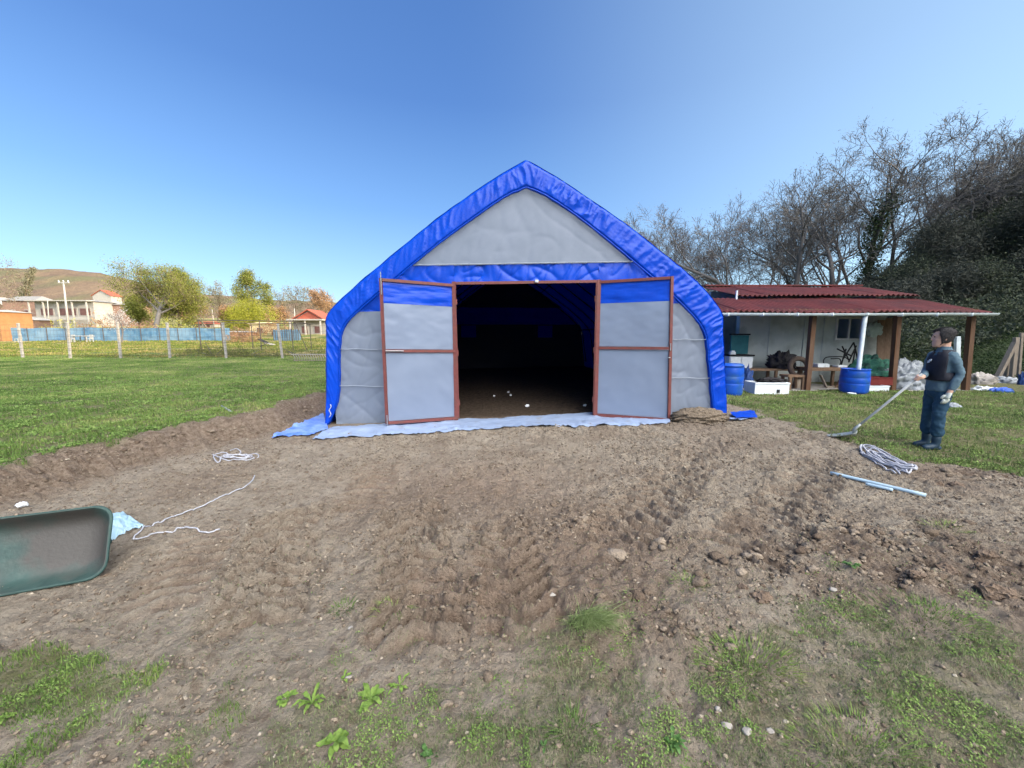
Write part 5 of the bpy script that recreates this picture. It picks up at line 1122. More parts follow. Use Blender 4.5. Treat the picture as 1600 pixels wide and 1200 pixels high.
for i, (px, Yd, pyt, lab, lf, nl) in enumerate(((-14, 70, 392, 'bare twiggy tree cut by the left edge', 'bud', 900), (345, 95, 443, 'bare tree left of the rounded green tree', 'bud', 900), (368, 98, 440, 'bare tree close beside the rounded green tree', 'bud', 900), (438, 95, 444, 'bare tree just right of the rounded green tree', 'bud', 900),
        (462, 92, 446, 'bare tree left of the red gabled house', 'bud', 1000), (484, 98, 446, 'bare tree behind the red gabled house', 'bud', 1000), (506, 90, 448, 'bare tree between the gabled house and the shelter', 'russet', 1800), (526, 88, 455, 'russet tree beside the shelter rim', 'russet', 3500),
        (205, 75, 458, 'yellowish tree left under the broad tree', 'spring', 5000), (288, 66, 452, 'yellow-green tree right under the broad tree', 'spring', 6000), (225, 70, 470, 'dull green tree in front of the broad tree', 'spring', 4500), (330, 80, 470, 'brownish small tree between broad tree and willow', 'russet', 2500), (365, 74, 480, 'brown bush tree left of the willow', 'russet', 2500), (450, 80, 480, 'brown bush tree right of the willow', 'russet', 2500))):
    L_, H_ = bt(px, Yd, pyt); make_tree('background_tree', lab, 'tree', L_, 600+i, H_, .16, M['twigwarm'], M['twigwarm'], LEAF[lf], nl, .14, .4, rmin=.022, first=.2, nb=9, ang=48, ratio=.5, levels=3, kids=5, up=.5)
L_, H_ = bt(195, 47, 480)
make_tree('blossom_tree', 'small dark-stemmed tree in white blossom before the blue fence', 'tree', L_, 91, H_, .09, M['twigdark'], M['twigdark'], LEAF['blossom'], 1500, .06, .25, rmin=.012, first=.35, nb=9, ang=50, ratio=.5, levels=3, kids=4, lean=-.08)
def shrub(px, Yd, wpx, hpx, lf, label, seed, name='shrub', n=2500, size=.07):
    s = Yd/600; x = spot(px, Yd); z = float(hlow(np.array([x]), np.array([Yd]))[0]); r = np.random.default_rng(seed); w_ = wpx*s/2; h_ = hpx*s
    a = r.uniform(0, 6.28, 400); q = r.uniform(0, 1, 400)**.5; X_ = w_*q*np.cos(a); Y_ = min(w_, 1.5)*q*np.sin(a); hh = h_*np.clip(.65+.7*fbm(X_*1.1, Y_*1.1, 3, seed), .2, 1.1)*(1-q**3*.6)
    pts = np.stack([X_, Y_, hh*r.uniform(0, 1, 400)**.6], 1); t = thing(name, label, 'shrub', (x, Yd, z)); V, F, c = leafcloud(pts, n, size*Yd/45, .12*Yd/60, r)
    V[:, 2] = np.maximum(V[:, 2], 0); link_mesh('foliage', np_mesh('foliage', V, F, {'rnd': np.stack([c]*3, 1)}), LEAF[lf], t)
    mb = MB()
    for k in range(7): b = pts[k*11]; mb.tube([(b[0]*.2, b[1]*.2, 0), (b[0]*.6, b[1]*.6, b[2]*.6), tuple(b)], [.03, .02, .01], 4)
    mb.build('stems', M['twigdark'], t)
for a in ((120, 53.5, 110, 34, 'yshrub', 'yellow-green hedge shrub behind the left part of the blue fence', 1), (160, 54, 60, 42, 'russet', 'russet shrub behind the blue fence before the white house', 2), (225, 54, 90, 30, 'russet', 'brown shrub behind the blue fence under the broad tree', 3), (280, 55, 80, 34, 'yshrub', 'pale shrub behind the right part of the blue fence', 4),
          (335, 25.5, 100, 22, 'shrub', 'dark low bramble bush at the field edge behind the concrete posts', 5, 'bramble', 5000, .05), (385, 25, 100, 14, 'shrub', 'low tangle of weeds between the fifth and sixth concrete posts', 6, 'bramble', 3500, .05), (470, 25.5, 90, 14, 'shrub', 'low weeds behind the slatted rack', 7, 'bramble', 2500, .05),
          (385, 46, 50, 30, 'russet', 'reddish bush behind the metal frame', 8), (30, 85, 60, 24, 'shrub', 'green shrub behind the pale roof at the left edge', 9), (430, 60, 60, 34, 'russet', 'brown bush left of the red gabled house', 10)):
    shrub(*a)
# ------------------------------------------------------------------ far left structures
def zl(x, y): return float(hlow(np.array([x]), np.array([float(y)]))[0])
def bx_house(name, label, px0, px1, pyt, Yd, dep, wallm, roofm, gable=None, roofh=1.0, wins=(), over=.35, zdrop=0):
    dep *= .5; a = P(px0, pyt, Yd+dep*.8); b = P(px1, pyt, Yd+dep*.8); cx = (a[0]+b[0])/2; zb = zl(cx, Yd)-.3; W = b[0]-a[0]; H = P(px0, pyt, Yd)[2]-zb
    t = thing(name, label, 'house', (cx, Yd+dep/2, zb))
    mb = MB(); mb.box((0, 0, H/2), (W, dep, H)); 
    if gable: mb.add([(-W/2, -dep/2, H), (W/2, -dep/2, H), (0, -dep/2, H+roofh), (-W/2, dep/2, H), (W/2, dep/2, H), (0, dep/2, H+roofh)], [(0, 1, 2), (5, 4, 3), (0, 2, 5, 3), (1, 4, 5, 2)])
    mb.build('wall', wallm, t)
    mb = MB(); o = over
    if gable:
        for s in (-1, 1):
            sl = roofh/(W/2); mb.add([(s*(W/2+o), -dep/2-o, H-o*sl+.05), (0, -dep/2-o, H+roofh+.05), (0, dep/2+o, H+roofh+.05), (s*(W/2+o), dep/2+o, H-o*sl+.05), (s*(W/2+o), -dep/2-o, H-o*sl+.2), (0, -dep/2-o, H+roofh+.2), (0, dep/2+o, H+roofh+.2), (s*(W/2+o), dep/2+o, H-o*sl+.2)], [(0, 1, 2, 3), (4, 7, 6, 5), (0, 4, 5, 1), (2, 6, 7, 3), (0, 3, 7, 4), (1, 5, 6, 2)])
    else:
        mb.add([(-W/2-o, -dep/2-o, H), (W/2+o, -dep/2-o, H), (W/2+o, dep/2+o, H), (-W/2-o, dep/2+o, H), (-W/2+W*.12, 0, H+roofh), (W/2-W*.12, 0, H+roofh)], [(0, 3, 2, 1), (0, 1, 5, 4), (2, 3, 4, 5), (0, 4, 3), (1, 2, 5)])
    mb.build('roof', roofm, t)
    for (f, zf, ww, wh) in wins:
        mb = MB(); w_ = W*ww; h_ = H*wh; mb.box((-W/2+W*f, -dep/2-.03, H*zf), (w_, .08, h_)); wn_ = mb.build('window', M['housew'], t)
        mb = MB(); mb.box((-W/2+W*f, -dep/2-.08, H*zf), (w_*.86, .03, h_*.84)); mb.build('pane', M['winbr'], wn_)
    return t, W, H, dep
M['winbr'] = mat('brown_window', (.10, .05, .045), (.16, .08, .07), .3, 2)
bx_house('orange_barn', 'orange rendered barn with pale curved roof at the left edge', -60, 39, 487, 50, 7, M['orange'], M['housew'], None, .35, over=.25)
bx_house('grey_roofed_house', 'long house with grey roof left of the white veranda house', 34, 84, 470, 88, 9, M['brownroof'], M['greyroof'], None, 1.2, ((.3, .55, .12, .25), (.7, .55, .12, .25)))
t, W, H, D = bx_house('veranda_house', 'white house with a long balcony under a flat pale roof', 84, 172, 471, 84, 9, M['housew'], M['greyroof'], None, .5, ((.2, .62, .24, .3), (.55, .62, .34, .3), (.85, .62, .2, .3)), .5)
for x in np.linspace(-W/2+.2, W/2-.2, 5): MB().box((x, -D/2-1.2, H/2), (.22, .22, H)).build('column', M['housew'], t)
MB().box((0, -D/2-.65, H+.05), (W+.6, 1.7, .2)).build('awning', M['housew'], t); MB().box((0, -D/2-1.2, H*.38), (W, .1, .7)).build('balcony', M['housew'], t)
bx_house('low_dark_house', 'low dark house with white windows behind the orange barn', 40, 76, 500, 68, 6, M['brownroof'], M['housew'], None, .5, ((.3, .5, .18, .4), (.75, .5, .25, .4)))
bx_house('pale_roofed_shed', 'shed with a long pale sloping roof above the orange barn', -30, 34, 478, 95, 8, M['brownroof'], M['housew'], True, 2.2)
bx_house('tree_hidden_house', 'low pale-roofed house half hidden by the broad tree', 172, 232, 476, 88, 8, M['brownroof'], M['housew'], None, .7, ((.4, .5, .12, .3),))
bx_house('red_roofed_house', 'small red-roofed house on the slope left of the broad tree', 158, 186, 462, 150, 8, M['housew'], M['redroof'], True, 2.0)
bx_house('small_white_house', 'small white and yellow house between broad tree and willow', 312, 346, 506, 84, 6, M['housew'], M['redroof'], None, .6, ((.25, .5, .2, .4), (.75, .5, .25, .45)))
bx_house('yellow_hut', 'cream yellow hut behind the metal frame', 402, 432, 506, 66, 5, M['housey'], M['housey'], None, .3, ((.5, .4, .3, .5),))
bx_house('brick_hut', 'low pinkish hut left of the cream yellow hut', 366, 400, 519, 60, 4, mat('pink_brick', (.45, .24, .17), (.5, .3, .22), .9, 3), M['housew'], None, .2, ((.7, .5, .3, .6),))
t, W, H, D = bx_house('gabled_house', 'white house with red gable roof beside the shelter', 474, 522, 500, 64, 8, M['housew'], M['redroof'], True, 1.55, ((.35, .4, .2, .5), (.75, .4, .2, .5)), .5)
mb = MB(); mb.add([(-W/2+.4, -D/2-.06, H+.12), (W/2-.4, -D/2-.06, H+.12), (0, -D/2-.06, H+1.35), (-W/2+.4, -D/2-.14, H+.12), (W/2-.4, -D/2-.14, H+.12), (0, -D/2-.14, H+1.35)], [(0, 2, 1), (3, 4, 5), (0, 1, 4, 3), (1, 2, 5, 4), (2, 0, 3, 5)]); mb.build('gable_board', mat('red_gable', (.3, .07, .04), (.36, .1, .06), .8, 4), t)
for x in (-W/2+.2, 0, W/2-.2): MB().box((x, -D/2-1.3, (H-.1)/2), (.2, .2, H-.1)).build('column', M['housew'], t)
MB().box((0, -D/2-.7, H), (W+.5, 1.6, .22)).build('porch_beam', M['housew'], t)
def upole(px0, pyb, px1, pyt, Yd, label, arm=True, r=.16, name='utility_pole'):
    a = P(px0, pyb, Yd); b = P(px1, pyt, Yd); zb = zl(a[0], Yd)-.2; t = thing(name, label, 'pole', (a[0], Yd, zb)); mb = MB(); mb.tube([(0, 0, 0), (b[0]-a[0], 0, b[2]-zb)], [r, r*.6], 10); mb.build('pole', M['concrete'], t, True)
    if arm:
        z = b[2]-zb; mb = MB(); mb.box((b[0]-a[0], 0, z-.25), (1.6, .14, .14)); mb.build('crossarm', M['concrete'], t)
        for s in (-.7, 0, .7): MB().lathe([(.06, 0), (.09, .1), (.05, .2), (.08, .28)], (b[0]-a[0]+s, 0, z-.18), 8).build('insulator', M['white'], t)
upole(108, 520, 99, 439, 58, 'tall leaning concrete utility pole with crossarm before the white house')
upole(76, 505, 74, 468, 80, 'thin pale pole left of the white veranda house', False, .12)
upole(334, 505, 331, 481, 82, 'short pale pole by the small white house', False, .12)
upole(316, 505, 315, 486, 82, 'thin short pole left of the small white house', False, .08)
upole(461, 505, 460, 482, 85, 'pale chimney-like pole left of the gabled house', False, .16)
# blue netting fence
def netfence(pxa, pxb, Ya, Yb, pt, label, seed):
    A = P(pxa, 530, Ya); B = P(pxb, 530, Yb); n_ = 60; t = thing('netting_fence', label, 'fence', (A[0], A[1], zl(A[0], A[1]))); V = []; rows = 6
    for i in range(n_):
        f = i/(n_-1); x = A[0]+(B[0]-A[0])*f; y = A[1]+(B[1]-A[1])*f; zb = zl(x, y)-.1; zt = P(800, pt, y)[2]+.10*float(noise(np.array(f*14), np.array(.5), seed))
        for j in range(rows): V.append((x, y+.06*float(noise(np.array(f*40), np.array(j*.7), seed)), zb+(zt-zb)*j/(rows-1)))
    Fq = [(i*rows+j, (i+1)*rows+j, (i+1)*rows+j+1, i*rows+j+1) for i in range(n_-1) for j in range(rows-1)]
    mb = MB(); mb.add(V, Fq); mb.build('netting', M['bluenet'], t, False, True)
    for i in range(0, n_, 5):
        v = V[i*rows]; u = V[i*rows+rows-1]; mb = MB(); mb.tube([(v[0], v[1]-.08, v[2]-.1), (u[0], u[1]-.08, u[2]+.12)], .035, 6); mb.build('post', M['wire'], t, False, True)
netfence(16, 360, 51, 52, 512.5, 'long blue netting fence across the far side of the meadow', 4)
netfence(428, 470, 52, 52, 515, 'short blue netting fence left of the gabled house', 6)
# near wire fence with leaning concrete posts
t = thing('wire_fence', 'wire fence on leaning pale concrete posts along the field edge', 'fence', (P(185, 560, 23.5)[0], 23.5, .2)); tops = []
for i, (pb, pt_) in enumerate((((-62, 560), (-70, 503)), ((36, 560), (28, 505)), ((110, 561), (105, 503)), ((189, 563), (183, 503)), ((266, 563), (261, 504)), ((354, 563), (348, 504)), ((442, 564), (434, 506)), ((528, 564), (520, 506)))):
    Yp = 23.6; b = P(*pb, Yp); u = P(*pt_, Yp); zb = zl(b[0], Yp)-.15; mb = MB(); mb.beam((b[0], Yp, zb), u, .10, .10); mb.build('post', M['concrete'], t, False, True); tops.append((Vector((b[0], Yp-.07, zb)), Vector((u[0], Yp-.07, u[2]))))
for f in (.16, .32, .48, .64, .80, .96):
    mb = MB()
    pts = []
    for k in range(len(tops)-1):
        p = tops[k][0].lerp(tops[k][1], f); q = tops[k+1][0].lerp(tops[k+1][1], f)
        for g_ in np.linspace(0, 1, 6, endpoint=False): c = p.lerp(q, g_); c.z -= .05*math.sin(math.pi*g_); pts.append(c)
    pts.append(q); mb.tube(pts, .007, 4, cap=False); mb.build('wire', M['wire'], t, False, True)
for k in range(len(tops)-1):
    mb = MB(); a0, a1 = tops[k]; b0, b1 = tops[k+1]; nn_ = 15
    for q in range(1, nn_): mb.tube([a0.lerp(b0, q/nn_), a1.lerp(b1, q/nn_)*.94+a0.lerp(b0, q/nn_)*.06], .004, 3, cap=False)
    for q in range(1, 7): mb.tube([a0.lerp(a1, q/7.4), b0.lerp(b1, q/7.4)], .004, 3, cap=False)
    mb.build('wire_mesh', M['wire'], t, False, True)
t = thing('meadow_pergola', 'dark thin metal pergola frame standing in the meadow', 'metal frame', (P(385, 545, 30)[0], 30, zl(P(385, 545, 30)[0], 30)))
mb = MB(); a = P(308, 500, 30); b = P(455, 502, 30); mb.tube([a, b], .035, 6); c = P(318, 504, 33); d = P(484, 506, 33); mb.tube([c, d], .03, 6); mb.tube([a, c], .03, 5); mb.tube([b, d], .03, 5); mb.build('top_rail', M['wire'], t, False, True)
for (px, Yd) in ((310, 30), (345, 33), (405, 30), (455, 30), (484, 33), (392, 33)):
    u = P(px, 501 if Yd == 30 else 505, Yd); mb = MB(); mb.tube([(u[0], Yd, zl(u[0], Yd)-.1), u], .035, 6); mb.build('post', M['wire'], t, False, True)
mb = MB(); mb.tube([P(462, 505, 31.5), (P(480, 545, 31.5)[0], 31.5, zl(P(480, 545, 31.5)[0], 31.5))], .03, 5); mb.build('brace', M['wire'], t, False, True)
# white slatted rack in the grass by the shelter
a = P(459, 568, 21.5); b = P(515, 568, 21.5); z = zl(a[0], 21.5); t = thing('slatted_rack', 'row of curved white slats lying in the grass beside the shelter', 'rack', ((a[0]+b[0])/2, 21.5, z))
mb = MB(); mb.box(((a[0]+b[0])/2, 21.55, z+.04), (b[0]-a[0], .1, .05)); mb.build('base_rail', M['oldwood'], t, world=True)
for k in range(15):
    x = a[0]+(b[0]-a[0])*(k+.5)/15; mb = MB(); mb.tube([(x, 21.5, z), (x+.04, 21.45, z+.2), (x-.02, 21.4, z+.38), (x-.10, 21.3, z+.40)], .02, 6); mb.build('slat', M['concrete'], t, True, True)
M['faded'] = mat('faded_white_plastic', (.36, .36, .34), (.3, .3, .28), .7, 9)
t = thing('garden_table', 'white garden table in the meadow before the blue fence', 'table', (P(131, 535, 47)[0], 47, zl(P(131, 535, 47)[0], 47))); hh = P(131, 525, 47)[2]-t.location.z
mb = MB(); mb.box((0, 0, hh), (1.9, .9, .09), bev=.02); mb.build('table_top', M['faded'], t)
for s in (-1, 1):
    for q in (-1, 1): mb = MB(); mb.beam((s*.8, q*.35, 0), (s*.7, q*.3, hh-.05), .08); mb.build('leg', M['faded'], t)
for k, (dx, lab) in enumerate(((-1.0, 'white garden chair left of the garden table'), (1.2, 'white garden chair right of the garden table'), (-7.4, 'white garden chair behind the second concrete post'))):
    c = thing('garden_chair', lab, 'chair', (t.location.x+dx, 46.6, t.location.z)); MB().box((0, 0, .42), (.45, .45, .05)).build('seat', M['faded'], c); MB().box((0, .21, .68), (.42, .05, .48)).build('backrest', M['faded'], c)
    for s in (-1, 1):
        for q in (-1, 1): MB().box((s*.19, q*.19, .2), (.05, .05, .4)).build('leg', M['faded'], c)
t = thing('meadow_lounger', 'dark folding lounger in the meadow under the metal frame', 'lounger', (P(416, 545, 36)[0], 36, zl(P(416, 545, 36)[0], 36)))
MB().box((-.25, 0, .6), (.75, .5, .06), (0, R(25), 0)).build('backrest', M['rubber'], t); MB().box((.35, 0, .32), (.8, .5, .06), (0, R(12), 0)).build('seat', M['concrete'], t)
for (p, q) in (((-.5, 0), (.5, .5)), ((.5, 0), (-.4, .7)), ((.1, 0), (.7, .2))): MB().tube([(p[0], -.25, p[1]), (q[0], -.25, q[1])], .03, 5).build('leg', M['wire'], t)
# ------------------------------------------------------------------ the man with the shovel
SKIN = mat('skin', (.5, .3, .22), (.55, .34, .25), .55, 30); HAIR = mat('grey_black_hair', (.018, .016, .016), (.06, .056, .056), .85, 70, .004, 120)
JACK = mat('blue_grey_jacket', (.07, .12, .155), (.09, .145, .18), .8, 6, .006, 14); VEST = mat('black_vest', (.008, .009, .016), (.014, .015, .024), .7, 6, .005, 14)
TROU = mat('navy_work_trousers', (.014, .045, .08), (.022, .06, .10), .8, 7, .008, 14); BOOT = mat('dark_rubber_boots', (.018, .04, .065), (.03, .055, .08), .5, 9); GLOVE = mat('pale_work_glove', (.55, .57, .52), (.42, .45, .4), .9, 25, .002, 80)
def skin_mesh(chains, sub=2, voxel=None):
    """chains: list of lists of (point, radius or (rx,ry)); each first point is a root. returns list of (verts, faces)"""
    res = []
    for ch in chains:
        me = bpy.data.meshes.new('tmp'); me.from_pydata([tuple(p) for p, _ in ch], [(i, i+1) for i in range(len(ch)-1)], []); o = bpy.data.objects.new('tmp', me); col.objects.link(o)
        m = o.modifiers.new('s', 'SKIN'); m.use_smooth_shade = True
        for i, (_, r) in enumerate(ch):
            sv = me.skin_vertices[0].data[i]; sv.radius = (r, r) if not hasattr(r, '__len__') else r
        me.skin_vertices[0].data[0].use_root = True
        s = o.modifiers.new('u', 'SUBSURF'); s.levels = s.render_levels = sub
        dg = bpy.context.evaluated_depsgraph_get(); ev = o.evaluated_get(dg).to_mesh(); res.append(([v.co.copy() for v in ev.vertices], [tuple(p.vertices) for p in ev.polygons]))
        o.evaluated_get(dg).to_mesh_clear(); bpy.data.objects.remove(o); bpy.data.meshes.remove(me)
    return res
def ell_chain(pts, n=24):
    """lofted ellipses: (center, rx, ry, yaw) -> MB"""
    mb = MB(); V = []; K = len(pts)
    for c, rx, ry, yaw in pts:
        for k in range(n):
            a = 2*math.pi*k/n; rx_ = rx*.88; ry_ = ry*.92; x = rx_*math.copysign(abs(math.cos(a))**.85, math.cos(a)); y = ry_*math.copysign(abs(math.sin(a))**.85, math.sin(a)); V.append((c[0]+x*math.cos(yaw)-y*math.sin(yaw), c[1]+x*math.sin(yaw)+y*math.cos(yaw), c[2]))
    Fq = [(i*n+k, i*n+(k+1) % n, (i+1)*n+(k+1) % n, (i+1)*n+k) for i in range(K-1) for k in range(n)]; Fq += [tuple(range(n-1, -1, -1)), tuple((K-1)*n+k for k in range(n))]
    return mb.add(V, Fq)
def remesh(o, vox, smooth_it=2):
    r = o.modifiers.new('remesh', 'REMESH'); r.mode = 'VOXEL'; r.voxel_size = vox; r.use_smooth_shade = True
    if smooth_it: s = o.modifiers.new('smooth', 'SMOOTH'); s.iterations = smooth_it; s.factor = .5
def catm(rows, sub=6):
    out = []; m = len(rows)-1
    for k in range(m*sub+1):
        t = k/sub; i = min(int(t), m-1); f = t-i
        p = [np.array(rows[max(0, min(m, i+j))], float) for j in (-1, 0, 1, 2)]
        out.append(.5*((2*p[1])+(-p[0]+p[2])*f+(2*p[0]-5*p[1]+4*p[2]-p[3])*f*f+(-p[0]+3*p[1]-3*p[2]+p[3])*f**3))
    return out
def man():
    g = G(1454, 702); x0, y0 = g[0], g[1]; z0 = hat(x0, y0); t = thing('person', 'man in black vest and blue work clothes standing with a long shovel', 'person', (x0, y0, z0))
    # body frame: local f = facing, l = his left. torso faces down-left in the picture
    yaw = R(172)                                      # facing direction angle (from +x)
    f = Vector((math.cos(yaw), math.sin(yaw), 0)); l = Vector((-math.sin(yaw), math.cos(yaw), 0))   # left of facing
    def B(a, b, z): return f*a+l*b*.88+Vector((0, 0, z))
    Sx = 1.0
    sh_z = 1.40; hip = .90
    # feet: slightly apart
    aL = B(.02, .10, .08); aR = B(.0, -.10, .08)
    kL = B(.035, .11, .48); kR = B(.02, -.10, .48); hL = B(0, .09, .88); hR = B(0, -.09, .88)
    shL = B(.0, .155, 1.37); shR = B(.02, -.155, 1.37)
    elL = B(-.06, .23, 1.10); wrL = B(.03, .225, .86)
    elR = B(.03, -.225, 1.11)
    # right hand on the shovel handle in world pixel position
    hpos = Vector(P(1434, 590, y0-.12))-Vector((x0, y0, z0)); wrR = hpos+Vector((.085, .02, .0))
    headc = B(.04, .0, 1.60)
    parts = MB()
    def addm(r):
        for v, fc in r: parts.add(v, fc)
    rk = lambda *rows: [(Vector(p), r) for p, r in rows]
    # torso + limbs (hidden under clothes but one body)
    tor = ell_chain([(B(0, 0, z), rx, ry, yaw+math.pi/2) for z, rx, ry in ((.84, .12, .09), (.95, .145, .10), (1.08, .14, .10), (1.2, .15, .105), (1.32, .155, .10), (1.38, .11, .08), (1.43, .06, .06), (1.52, .056, .06), (1.6, .05, .055))]); parts.add(tor.v, tor.f)
    addm(skin_mesh([rk((B(0, .02, 1.34), .05), (shL, .045), (elL, .036), (wrL, .03), (wrL+B(.02, 0, -.05), .033)), rk((B(0, -.02, 1.34), .05), (shR, .045), (elR, .036), (wrR, .03), (hpos+Vector((.03, .01, 0)), .033)),
                   rk((B(0, .0, .92), .1), (hL, .08), (kL, .05), (aL, .035), (aL+B(.08, 0, -.035), .028), (aL+B(.13, 0, -.045), .02)), rk((B(0, .0, .92), .1), (hR, .08), (kR, .05), (aR, .035), (aR+B(.08, 0, -.035), .028), (aR+B(.13, 0, -.045), .02))]))
    # head: loft of profile sections facing hf
    hy = R(143); hf = Vector((math.cos(hy), math.sin(hy), 0)); hl = Vector((-math.sin(hy), math.cos(hy), 0))
    def H(a, b, z): return headc+(hf*a+hl*b+Vector((0, 0, z)))*1.08
    rows = [(-.125, .035, .030, .028), (-.112, .045, .042, .045), (-.095, .035, .055, .055), (-.07, .018, .07, .064), (-.04, .008, .082, .070), (-.01, .002, .088, .074), (.02, -.002, .095, .077), (.05, -.006, .098, .077), (.08, -.01, .09, .07), (.105, -.012, .07, .055), (.12, -.012, .035, .03)]
    rows = catm(rows, 3); mb = MB(); V = []; n = 32
    for z, cx, ra, rb in rows:
        for k in range(n):
            a = 2*math.pi*k/n; V.append(H(cx+ra*math.cos(a), rb*math.sin(a), z))
    K = len(rows); parts.add(V, [(i*n+k, i*n+(k+1) % n, (i+1)*n+(k+1) % n, (i+1)*n+k) for i in range(K-1) for k in range(n)]+[tuple(range(n-1, -1, -1)), tuple((K-1)*n+k for k in range(n))])
    def ball(c, r, sq=(1, 1, 1), nn=10):
        V = []; m_ = nn
        for j in range(1, m_):
            ph = math.pi*j/m_-math.pi/2
            for k in range(nn*2): a = math.pi*k/nn; V.append(c+hf*(r*sq[0]*math.cos(ph)*math.cos(a))+hl*(r*sq[1]*math.cos(ph)*math.sin(a))+Vector((0, 0, r*sq[2]*math.sin(ph))))
        w_ = nn*2; F_ = [(i*w_+k, i*w_+(k+1) % w_, (i+1)*w_+(k+1) % w_, (i+1)*w_+k) for i in range(m_-2) for k in range(w_)]+[tuple(range(w_-1, -1, -1)), tuple((m_-2)*w_+k for k in range(w_))]
        return V, F_
    for c, r, sq in ((H(.092, 0, -.022), .018, (1.2, .75, .85)), (H(.094, 0, .0), .013, (1.1, .7, 1.8)), (H(.084, 0, .028), .02, (.8, 2.3, .55)), (H(.083, 0, -.062), .014, (1.1, 1.7, .55)), (H(.080, 0, -.076), .014, (1.0, 1.6, .5)), (H(.066, 0, -.108), .022, (1.0, 1.2, .8)),
                     (H(-.01, .074, -.012), .03, (.7, .35, 1.1)), (H(-.01, -.074, -.012), .03, (.7, .35, 1.1)), (H(.055, .045, -.03), .022, (.9, .8, .8)), (H(.055, -.045, -.03), .022, (.9, .8, .8))): parts.add(*ball(c, r, sq))
    # right hand: palm and fingers curled round the handle
    sb = Vector(P(1318, 690, 5.85)); sb.z = z0+.05; sb -= Vector((x0, y0, z0)); sd_ = (hpos-sb).normalized()     # shovel axis
    side_ = Vector((0, -1, 0)); side_ = (side_-sd_*side_.dot(sd_)).normalized(); nrm = sd_.cross(side_).normalized()
    pc = hpos+Vector((.045, .0, .0)); ch = [rk((wrR, .026), (pc+Vector((.01, 0, 0)), .031), (hpos+side_*-.0+Vector((.022, 0, 0)), .026))]
    for k in range(4):
        o = hpos+sd_*(.03-.02*k); L_ = [1, 1.08, 1.02, .85][k]; q = []
        for a, rr in ((20, .036), (75, .034), (130, .032), (190, .030), (235, .027)):
            ang = R(a*L_); q.append((o+Vector((1, 0, 0))*math.cos(ang)*rr+side_*math.sin(ang)*rr, .0095-.0006*a/60))
        ch.append(q)
    ch.append(rk((pc+sd_*.03, .012), (hpos+sd_*.045+Vector((.02, .02, 0)), .0115), (hpos+sd_*.04+Vector((-.012, .03, 0)), .010), (hpos+sd_*.025+Vector((-.028, .02, 0)), .009)))
    addm(skin_mesh(ch, 2))
    # left hand hanging, slightly curled
    hL0 = wrL+B(.015, 0, -.03); ch = [rk((wrL, .026), (hL0+B(.01, 0, -.04), (.032, .02)), (hL0+B(.02, 0, -.075), (.03, .018)))]
    for k in range(4):
        o = hL0+B(.045-.02*k, .0, -.075); q = [1, 1.08, 1, .8][k]; ch.append(rk((o, .0095), (o+B(.008, -.004, -.03*q), .009), (o+B(.008, -.02, -.052*q), .0085), (o+B(.0, -.038, -.062*q), .007)))
    ch.append(rk((hL0+B(.035, -.005, -.02), .012), (hL0+B(.06, -.012, -.045), .011), (hL0+B(.062, -.024, -.07), .009)))
    gl = skin_mesh(ch, 2); 
    for v, fc in gl: parts.add(v, fc)
    body = parts.build('body', SKIN, t, True); remesh(body, .0065, 1)
    # eyes and hair
    for s in (-1, 1):
        mb = MB(); mb.add(*ball(H(.079, s*.033, .012), .0115, (1, 1, .8), 8)); mb.build('eye', M['eye'], t, True)
        mb = MB(); mb.add(*ball(H(.094, s*.035, .034), .012, (.5, 1.8, .4), 8)); mb.build('eyebrow', HAIR, t, True)
    mb = MB(); V = []; n = 40; K = 14
    for j in range(K):
        ph = j/(K-1)
        for k in range(n):
            a = 2*math.pi*k/n; ca, sa = math.cos(a), math.sin(a); zlow = -.07+.138*ss(-.1, .7, ca)-.03*float(abs(sa) > .85 and ca > -.2)+.02*ss(.2, .6, abs(sa))*float(ca > 0)
            zlow += .008*float(noise(np.array(a*6), np.array(.5), 4)); z = float(zlow+(.124-zlow)*ph); RW = np.array(rows)
            ra_, rb_, cx_ = (float(np.interp(z, RW[:, 0], RW[:, q])) for q in (2, 3, 1)); g_ = .002+.010*min(1, ph*4)**.7+.0035*float(noise(np.array(a*7), np.array(ph*9.), 6))
            V.append(H(cx_+(ra_+g_)*ca, (rb_+g_)*sa, z+.006*ph))
    mb.add(V, [(i*n+k, i*n+(k+1) % n, (i+1)*n+(k+1) % n, (i+1)*n+k) for i in range(K-1) for k in range(n)]+[tuple((K-1)*n+k for k in range(n))]); hr = mb.build('hair', HAIR, t, True)
    rh = np.random.default_rng(3); hv = [tuple(v) for v in V if (v-headc).z > -.05]
    V2, F2, q2 = leafcloud(hv, 2600, .011, .004, rh, .16); link_mesh('loose_hair', np_mesh('loose_hair', V2, F2, {'rnd': np.stack([q2]*3, 1)}), attr_mat('greying_hair', [(0, (.015, .013, .013)), (.6, (.05, .045, .045)), (1, (.22, .21, .21))], .7, 0), hr)
    so = hr.modifiers.new('s', 'SOLIDIFY'); so.thickness = .008; so.offset = -1
    # jacket sleeves + body
    jk = MB()
    def addj(r):
        for v, fc in r: jk.add(v, fc)
    tj = ell_chain([(B(-.005, 0, z), rx, ry, yaw+math.pi/2) for z, rx, ry in ((.845, .178, .130), (.86, .186, .136), (.92, .185, .134), (1.0, .176, .128), (1.1, .172, .126), (1.22, .176, .128), (1.32, .182, .122), (1.385, .155, .105), (1.425, .10, .085), (1.45, .07, .07), (1.47, .062, .066))]); jk.add(tj.v, tj.f)
    m1 = shL.lerp(elL, .5); m2 = elL.lerp(wrL, .5)
